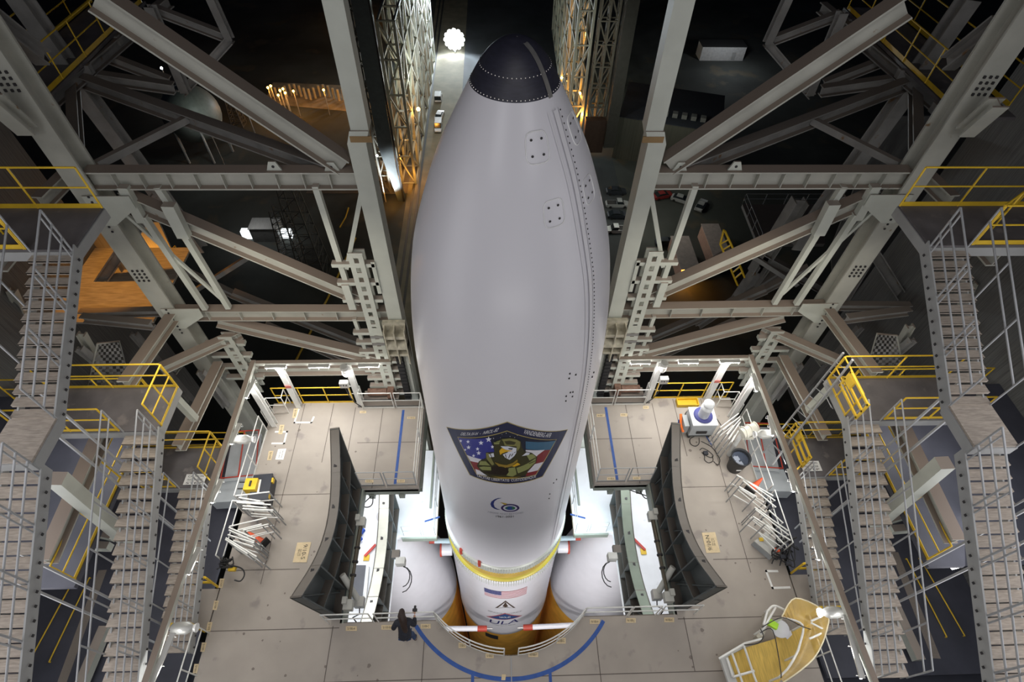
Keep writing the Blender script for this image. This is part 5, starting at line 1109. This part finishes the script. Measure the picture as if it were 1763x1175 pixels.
def lattice(label, a, b, z0, z1, nb, nh, depth, m_, w_=.5):
    a, b = V3(a), V3(b); d = (b-a); nn = V3((-d.y, d.x, 0)).normalized()*depth
    t = thing('lattice_wall', label, 'steel lattice', (a.x, a.y, z0))
    for i in range(nb+1):
        p = a+d*(i/nb)
        for off in (V3((0, 0, 0)), nn):
            q = p+off; MB().bar((q.x, q.y, z0), (q.x, q.y, z1), w_, w_, (0, 1, 0)).build('lattice_column', m_, t)
    br = MB(); hz = MB()
    for j in range(nh+1):
        z = z0+(z1-z0)*j/nh
        for off in (V3((0, 0, 0)), nn):
            p, q = a+off, b+off; hz.bar((p.x, p.y, z), (q.x, q.y, z), w_*.7, w_*.7)
        for i in range(nb+1):
            p = a+d*(i/nb); hz.bar((p.x, p.y, z), (p.x+nn.x, p.y+nn.y, z), w_*.6, w_*.6)
            if j < nh:
                za = z0+(z1-z0)*(j+1)/nh
                q0, q1 = (p, p+nn) if (i+j) % 2 else (p+nn, p); br.bar((q0.x, q0.y, z), (q1.x, q1.y, za), w_*.5, w_*.5)
    for i in range(nb):
        for j in range(nh):
            p, q = a+d*(i/nb), a+d*((i+1)/nb); za, zb_ = z0+(z1-z0)*j/nh, z0+(z1-z0)*(j+1)/nh
            for off in (V3((0, 0, 0)), nn):
                if (i+j) % 2: br.bar((p.x+off.x, p.y+off.y, za), (q.x+off.x, q.y+off.y, zb_), w_*.6, w_*.6)
                else: br.bar((p.x+off.x, p.y+off.y, zb_), (q.x+off.x, q.y+off.y, za), w_*.6, w_*.6)
    hz.build('lattice_girders', m_, t); br.build('lattice_bracing', m_, t)
    return t
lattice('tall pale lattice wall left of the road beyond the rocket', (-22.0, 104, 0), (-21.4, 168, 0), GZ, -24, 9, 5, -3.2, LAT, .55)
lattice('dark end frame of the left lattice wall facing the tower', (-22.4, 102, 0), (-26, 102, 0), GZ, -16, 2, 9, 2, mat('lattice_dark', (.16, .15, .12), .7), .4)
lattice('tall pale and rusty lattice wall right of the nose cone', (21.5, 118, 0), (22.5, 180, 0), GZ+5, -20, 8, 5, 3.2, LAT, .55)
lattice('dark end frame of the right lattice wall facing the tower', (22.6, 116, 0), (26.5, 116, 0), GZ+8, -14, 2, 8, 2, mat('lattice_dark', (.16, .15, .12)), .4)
t = thing('shelter_door', 'tall dark blue door edge standing left of the lattice wall, its foot brightly lit', 'door panel', (-23, 99.5, GZ))
MB().prism([(-24.6, 97, -14), (-21.5, 97, -14), (-21.5, 97, -52), (-20.9, 97, -60), (-22.3, 97, -60), (-24.6, 97, -46)], (0, 2.2, 0)).build('door_panel', mat('door_blue_grey', (.09, .11, .12), .5), t)
MB().prism([(-21.7, 96.9, -14), (-21.4, 96.9, -14), (-20.8, 96.9, -60), (-21.2, 96.9, -60)], (0, .09, 0)).build('door_edge_strip', INK, t)
light('SPOT', 'door_floodlight', (-26, 91, -59), 20000, (.88, .97, 1), .5, (-23.6, 97, -54), angle=50)
t = thing('shelter_door', 'tall dark door edge standing right of the right lattice wall', 'door panel', (27.5, 113, GZ))
MB().bb(27.0, 29.6, 113, 116, -56, -10).build('door_panel', mat('door_dark_green', (.05, .05, .045), .7), t)
MB().bb(22, 27, 114, 116, -58, -49.5).build('door_foot', mat('foot_brown', (.06, .035, .025), .7), t)
# road floodlight, widened with added lamp rings to the size of its glare
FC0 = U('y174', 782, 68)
t = thing('floodlight_and_glare', 'dazzling white floodlight, glare built as lamp rings, at the far end of the road', 'floodlight', (FC0.x, 175, GZ))
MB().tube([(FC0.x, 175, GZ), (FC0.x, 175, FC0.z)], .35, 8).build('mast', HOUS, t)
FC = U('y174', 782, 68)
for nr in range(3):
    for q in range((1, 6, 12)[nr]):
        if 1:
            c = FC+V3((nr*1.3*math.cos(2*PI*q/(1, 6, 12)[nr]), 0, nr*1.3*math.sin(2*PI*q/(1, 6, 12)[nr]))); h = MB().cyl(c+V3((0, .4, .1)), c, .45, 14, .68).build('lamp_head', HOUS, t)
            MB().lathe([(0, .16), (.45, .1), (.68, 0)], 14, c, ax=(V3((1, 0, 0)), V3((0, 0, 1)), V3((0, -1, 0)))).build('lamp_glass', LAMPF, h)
def small_lamp(label, x, y, z, m_=None, r=.45, pw=0, col=SODIUM, pole=True, gz=GZ):
    m_ = m_ or LAMPO; p = U(f'z{z}', x, y); t = thing('pole_lamp', label, 'lamp', (p.x, p.y, gz))
    MB().lathe([(0, -r), (r*.7, -r*.7), (r, 0), (r*.7, r*.7), (0, r)], 10, p).build('lamp_head', m_, t)
    if pole: MB().tube([(p.x, p.y, gz), p], .12, 5).build('pole', HOUS, t)
    if pw: light('POINT', 'lamp_light', p-V3((0, 0, r+.6)), pw, col, .5)
    return p
small_lamp('small white lamp to the left of the road floodlight', 735, 36, -50, LAMPF, .5)
small_lamp('orange lamp glowing on the left lattice wall', 720, 188, -45, LAMPO, .45, 900, pole=False)
for i, (x, y) in enumerate(((461, 151), (466, 148), (482, 156), (487, 153), (505, 157), (491, 160), (557, 155), (479, 164))):
    small_lamp(f"orange yard lamp in the distant fenced yard on the left, {ORD[i]} from the left group", x, y, -53, LAMPO, .3, 700 if i in (0, 4, 6, 7) else 0)
small_lamp('single orange yard lamp between the left columns', 621, 145, -53, LAMPO, .35, 900)
small_lamp('orange lamp at the top edge beside the left door panel', 613, 3, -53, LAMPO, .4, 900)
small_lamp('orange lamp on the right lattice wall beside the nose cone', 998, 161, -47, LAMPO, .4, 900, pole=False)
for i, (x, y) in enumerate(((967, 134), (972, 137), (975, 141))): small_lamp(f'small orange lamp in a row at the right edge of the nose cone, {ORD[i]}', x, y, -52, LAMPO, .35, 0, pole=False)
small_lamp('white lamp on a tall pole below the left door panel', 649, 268, -48, LAMPF, .22)
small_lamp('tiny white lamp behind the upper left bracing', 278, 117, -50, LAMPF, .3)
small_lamp('tiny white lamp near the tank on the left', 426, 194, -50, LAMPF, .3)
small_lamp('tiny white lamp low behind the tank on the left', 361, 226, -50, LAMPF, .3)
for (x, y, z, pw) in ((697, 270, -54, 800), (704, 305, -57, 450), (672, 335, -57, 450), (1006, 60, -35, 1200), (1002, 200, -50, 1300), (640, 165, -55, 1500), (1180, 470, -57, 900)):
    p = U(f'z{z}', x, y); light('POINT', 'sodium_light', p, pw, SODIUM, .5)
p = U('z-50', 1030, 130); light('POINT', 'yard_fill_light', p, 1500, (.8, 1, .8), .5); p = U('z-45', 1060, 290); light('POINT', 'yard_fill_light', p, 900, (.8, 1, .85), .5)
light('POINT', 'yard_fill_light', (-16, 112, -38), 1800, (.95, 1, .85), .6); light('POINT', 'yard_fill_light', (-12, 124, -40), 4500, (.92, .97, 1), .6); light('POINT', 'yard_fill_light', (-12, 150, -34), 5000, (.85, .95, .9), .6); light('POINT', 'yard_fill_light', (20, 104, -34), 1500, (1, 1, .88), .6)  # point lights without fixtures, added to brighten the road and yard
light('POINT', 'yard_fill_light', (-14, 70, -40), 1500, (1, .95, .75), .6)
light('POINT', 'yard_fill_light', (33, 88, -50), 1300, (1, .93, .8), .6); light('POINT', 'yard_fill_light', (-50, 82, -52), 500, (1, 1, 1), .5)
# bollards / fence posts in the orange yard
NUM = ORD+['sixteenth', 'seventeenth', 'eighteenth', 'nineteenth', 'twentieth']
for i in range(20):
    p = U('z-60', 470+i*8.2, 166+4*math.sin(i)+i*.25)
    tag(MB().cyl(p, p+V3((0, 0, 3.2)), .35, 8).build('yard_post', mat('post_ochre', (.45, .40, .3), .8)), f'stubby post in the orange-lit yard on the left, {NUM[i]} from the left in its row', 'post', 'posts of the orange-lit yard')
struct(MB().prism([U('z-60', *p) for p in ((455, 178), (640, 196), (655, 150), (470, 142))], (0, 0, .05)).build('yard_ground', mat('yard_sand', (.24, .20, .14), .9, 0, .4, .3)))
# cars
CARW = mat('car_white', (.75, .76, .78), .3); GLS = mat('car_glass', (.02, .025, .03), .1)
def car(label, x, y, m_, kind='car', ang=PI/2, L=4.8):
    p = U('z-60', x, y); p.z = GZ; W = 1.9
    t = thing({'car': 'car', 'van': 'van', 'pickup': 'pickup_truck'}[kind], label, {'car': 'car', 'van': 'van', 'pickup': 'pickup truck'}[kind], p)
    f = V3((math.cos(ang), math.sin(ang), 0)); s_ = V3((-f.y, f.x, 0)); u = V3((0, 0, 1)); A = lambda a, b, c: p+f*a+s_*b+u*c
    def loft(secs, nm, mm):   # sections (x, z0, z1, halfwidth)
        mb = MB(); vs = []
        for (a, z0, z1, hw) in secs: vs += [A(a, -hw, z0), A(a, hw, z0), A(a, hw*.96, z1), A(a, -hw*.96, z1)]
        n = len(secs); fs = [(0, 1, 2, 3), tuple(4*(n-1)+i for i in (3, 2, 1, 0))]
        for i in range(n-1): fs += [(4*i+k_, 4*i+(k_+1) % 4, 4*i+4+(k_+1) % 4, 4*i+4+k_) for k_ in range(4)]
        mb.add(vs, fs).build(nm, mm, t)
    h = L/2
    loft([(-h, .45, .85, W*.44), (-h*.9, .3, 1.0, W*.5), (-h*.1, .28, 1.05, W*.5), (h*.55, .28, 1.0, W*.5), (h*.95, .32, .8, W*.47), (h, .45, .65, W*.42)], 'car_body', m_)
    if kind == 'car': loft([(-h*.8, 1.0, 1.05, W*.44), (-h*.5, 1.0, 1.5, W*.40), (h*.1, 1.0, 1.5, W*.40), (h*.5, .98, 1.02, W*.44)], 'glasshouse', GLS); MB().box(A(-h*.2, 0, 1.51), (h*.62, W*.72, .04), (f, s_, u)).build('roof', m_, t)
    elif kind == 'van': loft([(-h*.98, .9, 2.0, W*.48), (h*.35, .9, 2.05, W*.48), (h*.6, .95, 1.1, W*.47)], 'cabin', GLS); MB().box(A(-h*.35, 0, 2.05), (h*1.25, W*.92, .06), (f, s_, u)).build('roof', m_, t); loft([(-h*.97, .9, 2.03, W*.49), (-h*.1, .9, 2.03, W*.49)], 'cargo_side', m_)
    else:
        loft([(-h*.05, 1.0, 1.7, W*.42), (h*.35, 1.0, 1.7, W*.42), (h*.55, 1.0, 1.05, W*.44)], 'cab', GLS); MB().box(A(h*.15, 0, 1.72), (h*.42, W*.8, .04), (f, s_, u)).build('roof', m_, t)
        MB().box(A(-h*.5, 0, 1.06), (h*.8, W*.82, .02), (f, s_, u)).build('cargo_bed', INK, t)
    for i in (-.62, .62):
        for j in (-1, 1): q = A(h*i, j*W*.46, .34); MB().cyl(q-s_*.11, q+s_*.11, .34, 12).build('wheel', RUBBER, t)
car('white van parked on the lit road, farthest of the three', 755, 171, CARW, 'van', PI/2)
car('white car parked on the lit road, middle of the three', 757, 202, CARW, 'car', PI/2-.15)
car('white car with dark windows on the lit road, nearest of the three', 755, 222, CARW, 'van', -PI/2)
DKC = mat('car_dark', (.03, .035, .045), .3)
car('dark vehicle parked in the yard right of the rocket, farthest of the row', 1060, 333, DKC, 'car', 0)
car('pale pickup parked in the yard right of the rocket', 1062, 355, mat('car_silver', (.35, .36, .37), .35), 'pickup', 0, 5.4)
car('dark car parked below the pale pickup right of the rocket', 1063, 374, DKC, 'car', 0)
car('white pickup with an open bed nearest the rocket on the right', 1062, 399, CARW, 'pickup', PI, 5.2)
car('silver car behind the slim right strut', 1172, 347, mat('car_silver', (.35, .36, .37)), 'car', -.5)
car('pale car beside the silver car on the right yard', 1206, 357, mat('car_silver', (.35, .36, .37)), 'car', 1.0)
car('small red car left of the silver car on the right yard', 1140, 340, mat('car_red', (.25, .03, .03), .3), 'car', .3)
car('dark car standing by the salmon trailers', 1146, 421, DKC, 'car', 0)
def blk(name, label, cat, base, h, m_, parts=()):   # base = photo points on the ground
    P = [U('z-60', *p) for p in base]; P = [V3((q.x, q.y, GZ)) for q in P]; t = thing(name, label, cat, P[0])
    MB().prism(P, (0, 0, h)).build('body', m_, t)
    return t, P
def bldg(name, label, cat, x0, x1, y0, y1, h, m_, rm=None, rh=.15):
    t = thing(name, label, cat, (x0, y0, GZ)); MB().bb(x0, x1, y0, y1, GZ, GZ+h).build('walls', m_, t)
    MB().bb(x0-.15, x1+.15, y0-.15, y1+.15, GZ+h, GZ+h+rh).build('roof', rm or m_, t); return t
t = bldg('service_building', 'large dark metal-sided building with a flat roof right of the rocket nose', 'building', 30, 54, 115, 133, 11, mat('siding_dark', (.085, .085, .07), .7, 0, .2, .8, stretch=(6, 6, .1)), mat('roof_dark', (.03, .035, .05), .8))
t.rotation_euler = (0, 0, -.3)
for i in range(5): MB().bb(40+i*2.2, 41.2+i*2.2, 118, 119.5, -48.8, -47.8).build('roof_vent', mat('roof_vent', (.2, .2, .2)), t)
t = bldg('site_trailer', 'white rectangular site trailer standing alone in the dark on the right', 'trailer', 66, 80, 170, 175, 4.2, mat('trailer_white', (.5, .5, .5), .6), mat('trailer_roof', (.03, .03, .03)))
MB().bb(76, 77.2, 169.9, 170, GZ+.3, GZ+2.6).build('trailer_door', mat('trailer_door', (.35, .35, .35)), t)
light('POINT', 'yard_fill_light', (73, 160, -50), 2200, (.9, .95, 1), 1)
SAL = mat('trailer_salmon', (.42, .27, .22), .7)
t = bldg('cargo_trailer', 'long salmon coloured trailer behind the right rack, left one', 'trailer', 37, 40.6, 70, 80, 3.4, SAL, mat('trailer_top', (.45, .38, .36)))
t = bldg('cargo_trailer', 'salmon coloured trailer behind the right rack, right one', 'trailer', 44.5, 48, 74, 84, 3.4, SAL, mat('trailer_top', (.45, .38, .36)))
t = bldg('site_hut', 'small ribbed-roof hut with white lit ends in the dark left yard', 'hut', -51.5, -45.8, 83, 86.5, 3.4, mat('hut_grey', (.25, .25, .24)), mat('hut_roof', (.28, .28, .27), .6, 0, .3, 8, stretch=(8, .1, 1)))
for x in (-53.6, -45.2): MB().bb(x, x+1.9, 83.2, 84.4, GZ+.6, GZ+2.6).build('lit_end', mat('lit_white', (.9, .9, .9), .5, 0, 0, emit=((.9, .97, 1), 1.4)), t, 'bright white lit end')
t = bldg('pump_house', 'low white walled enclosure under the left door panel', 'enclosure', -31.5, -24, 105, 107, 4, mat('wall_white', (.5, .53, .5)))
# storage sphere / tank
t = thing('storage_tank', 'large dim round tank behind the upper left bracing', 'tank', (-72, 100, GZ)); p = U('z-50', 330, 196)
MB().lathe([(6.5*math.sin(PI*i/16), -6.5*math.cos(PI*i/16)) for i in range(17)], 32, p).build('tank_sphere', mat('tank_grey', (.16, .18, .16), .5), t)
for k in range(6): a = PI/3*k; MB().tube([p+V3((6*math.cos(a), 6*math.sin(a), 0)), V3((p.x+6*math.cos(a), p.y+6*math.sin(a), GZ))], .3, 6).build('tank_leg', HOUS, t)
light('POINT', 'yard_fill_light', p+V3((8, -9, 6)), 600, (.9, 1, .95), .5)
# masts and pipe frames
def mast(label, x, y, z0, h, w_=2.6, m_=None):
    p = U(f'z{z0}', x, y); t = thing('lattice_mast', label, 'mast', p); m_ = m_ or mat('mast_grey', (.13, .13, .125), .7)
    cs = [V3((p.x+i*w_/2, p.y+j*w_/2, z0)) for i, j in ((-1, -1), (1, -1), (1, 1), (-1, 1))]; up = V3((0, 0, h))
    for c in cs: MB().tube([c, V3((p.x+(c.x-p.x)*.5, p.y+(c.y-p.y)*.5, z0+h))], .12, 5).build('mast_leg', m_, t)
    br = MB(); n = 8
    for j in range(n):
        f0, f1 = 1-.5*j/n, 1-.5*(j+1)/n
        for k in range(4):
            a, b = cs[k], cs[(k+1) % 4]; c0 = V3((p.x, p.y, 0))
            A_ = lambda q, f, z: V3((p.x+(q.x-p.x)*f, p.y+(q.y-p.y)*f, z0+h*z)); br.tube([A_(a, f0, j/n), A_(b, f1, (j+1)/n)], .06, 4).tube([A_(a, f0, j/n), A_(b, f0, j/n)], .06, 4)
    br.build('mast_bracing', m_, t)
mast('dark lattice mast behind the left upper girder', 545, 470, -60, 22, 5); mast('dim lattice mast beside the lit hut', 505, 440, -60, 12, 4)
mast('pale lattice mast behind the large left diagonal', 412, 215, -60, 9, 3)
for i, (x, y, x1, y1, r_, lb) in enumerate(((500, 640, 612, 410, .22, 'yellow pipe line on the ground left of the road, nearest'), (598, 320, 614, 290, .16, 'yellow pipe beside the left door column'), (585, 392, 600, 358, .16, 'yellow hose lying in the left yard'), (640, 300, 672, 262, .14, 'yellow bent pipe under the tall pole lamp'), (636, 190, 648, 178, .2, 'yellow pipe rack in the left yard'))):
    a, b = U('z-59.7', x, y), U('z-59.7', x1, y1); tag(MB().tube([a, (a+b)/2+V3((.3, 0, 0)), b], r_, 5).build('ground_pipe', YEL), lb, 'pipe')
# right: service platform with railings far below
t = thing('service_platform', 'dim steel service platform with grey railings behind the right diagonal', 'platform', U('y16', 1300, 380))
p4 = [U('z-10', *p) for p in ((1278, 352), (1420, 352), (1420, 420), (1305, 420))]
MB().prism(p4, (0, 0, -.3)).build('platform_deck', STEELD, t)
railing('grey railing along the far edge of the dim right service platform', [p4[0], p4[1]], GALV, r=.03, sp=2.0)
railing('grey railing along the left edge of the dim right service platform', [p4[0], p4[3]], GALV, r=.03, sp=2.0)
for (x, y, x1, y1, w_, lb) in ((1378, 345, 1300, 470, .6, 'tall blue-grey column behind the right service platform, upper part'), (1315, 455, 1270, 520, .6, 'tall blue-grey column behind the right service platform, lower part'), (1308, 440, 1420, 500, .4, 'brown beam below the right service platform'), (1150, 500, 1260, 430, .3, 'thin dark beam left of the yellow ladder'), (1200, 560, 1340, 470, .4, 'brown beam crossing under the yellow ladder')):
    steel('platform_beam', lb, U('y10', x, y), U('y10', x1, y1), w_, w_, STEELD, (0, 0, 1), 'I')
t = thing('yellow_ladder', 'yellow caged ladder behind the right diagonal brace', 'ladder', U('y9', 1270, 490))
for pts in (((1246, 396), (1240, 420), (1270, 492)), ((1248, 398), (1262, 428), (1282, 478))): MB().tube([U('y9', *p) for p in pts], .05, 5).build('ladder_rail', YEL, t)
for k in range(7): q = k/7; MB().tube([U('y9', 1241+28*q, 420+70*q), U('y9', 1256+26*q, 412+66*q)], .04, 5).build('rung', YEL, t)
# left: orange-lit panels seen through the corner frame
t = thing('cladding_panel', 'orange-lit ribbed cladding seen between the columns at the left', 'cladding', (-16, 12, 0))
OC = mat('clad_pale', (.36, .33, .28), .7, 0, .2, 3, stretch=(6, 1, .2))
P = [U('y12', *p) for p in ((150, 335), (260, 355), (300, 440), (270, 535), (140, 535), (120, 430))]
MB().prism(P, (0, .1, 0)).build('cladding_sheet', OC, t)
light('POINT', 'sodium_light', U('y10.8', 250, 470), 160, SODIUM, .2); light('POINT', 'sodium_light', U('y10.5', 215, 365), 80, SODIUM, .2)
struct(MB().bb(-16.9, -13.0, 4.2, 8.3, 3.3, 3.4).build('floor', mat('ribbed_floor', (.34, .30, .24), .8, 0, .25, 2, stretch=(1, 8, 1))))
light('SPOT', 'sodium_light', (-14.6, 6.2, 8.6), 900, SODIUM, .15, (-14.7, 6.3, 3.4), angle=62)
t = thing('cladding_panel', 'dim grey ribbed cladding seen between the columns at the right', 'cladding', (16, 12, 0))
P = [U('y12', *p) for p in ((1520, 200), (1720, 200), (1700, 560), (1440, 560), (1430, 430))]
MB().prism(P, (0, .1, 0)).build('cladding_sheet', mat('corrugated_siding', (.13, .13, .125)), t)
railing('short yellow railing at the orange-lit cladding on the left', [U('y11', 292, 478), U('y11', 318, 452)], YEL, sp=.8)

light('POINT', 'yard_fill_light', (40, 104, -42), 900, (.95, 1, .85), .6)  # added fill without a fixture, lifts the dark service building
light('POINT', 'yard_fill_light', (-46, 150, -40), 1200, (1, .8, .6), .6)
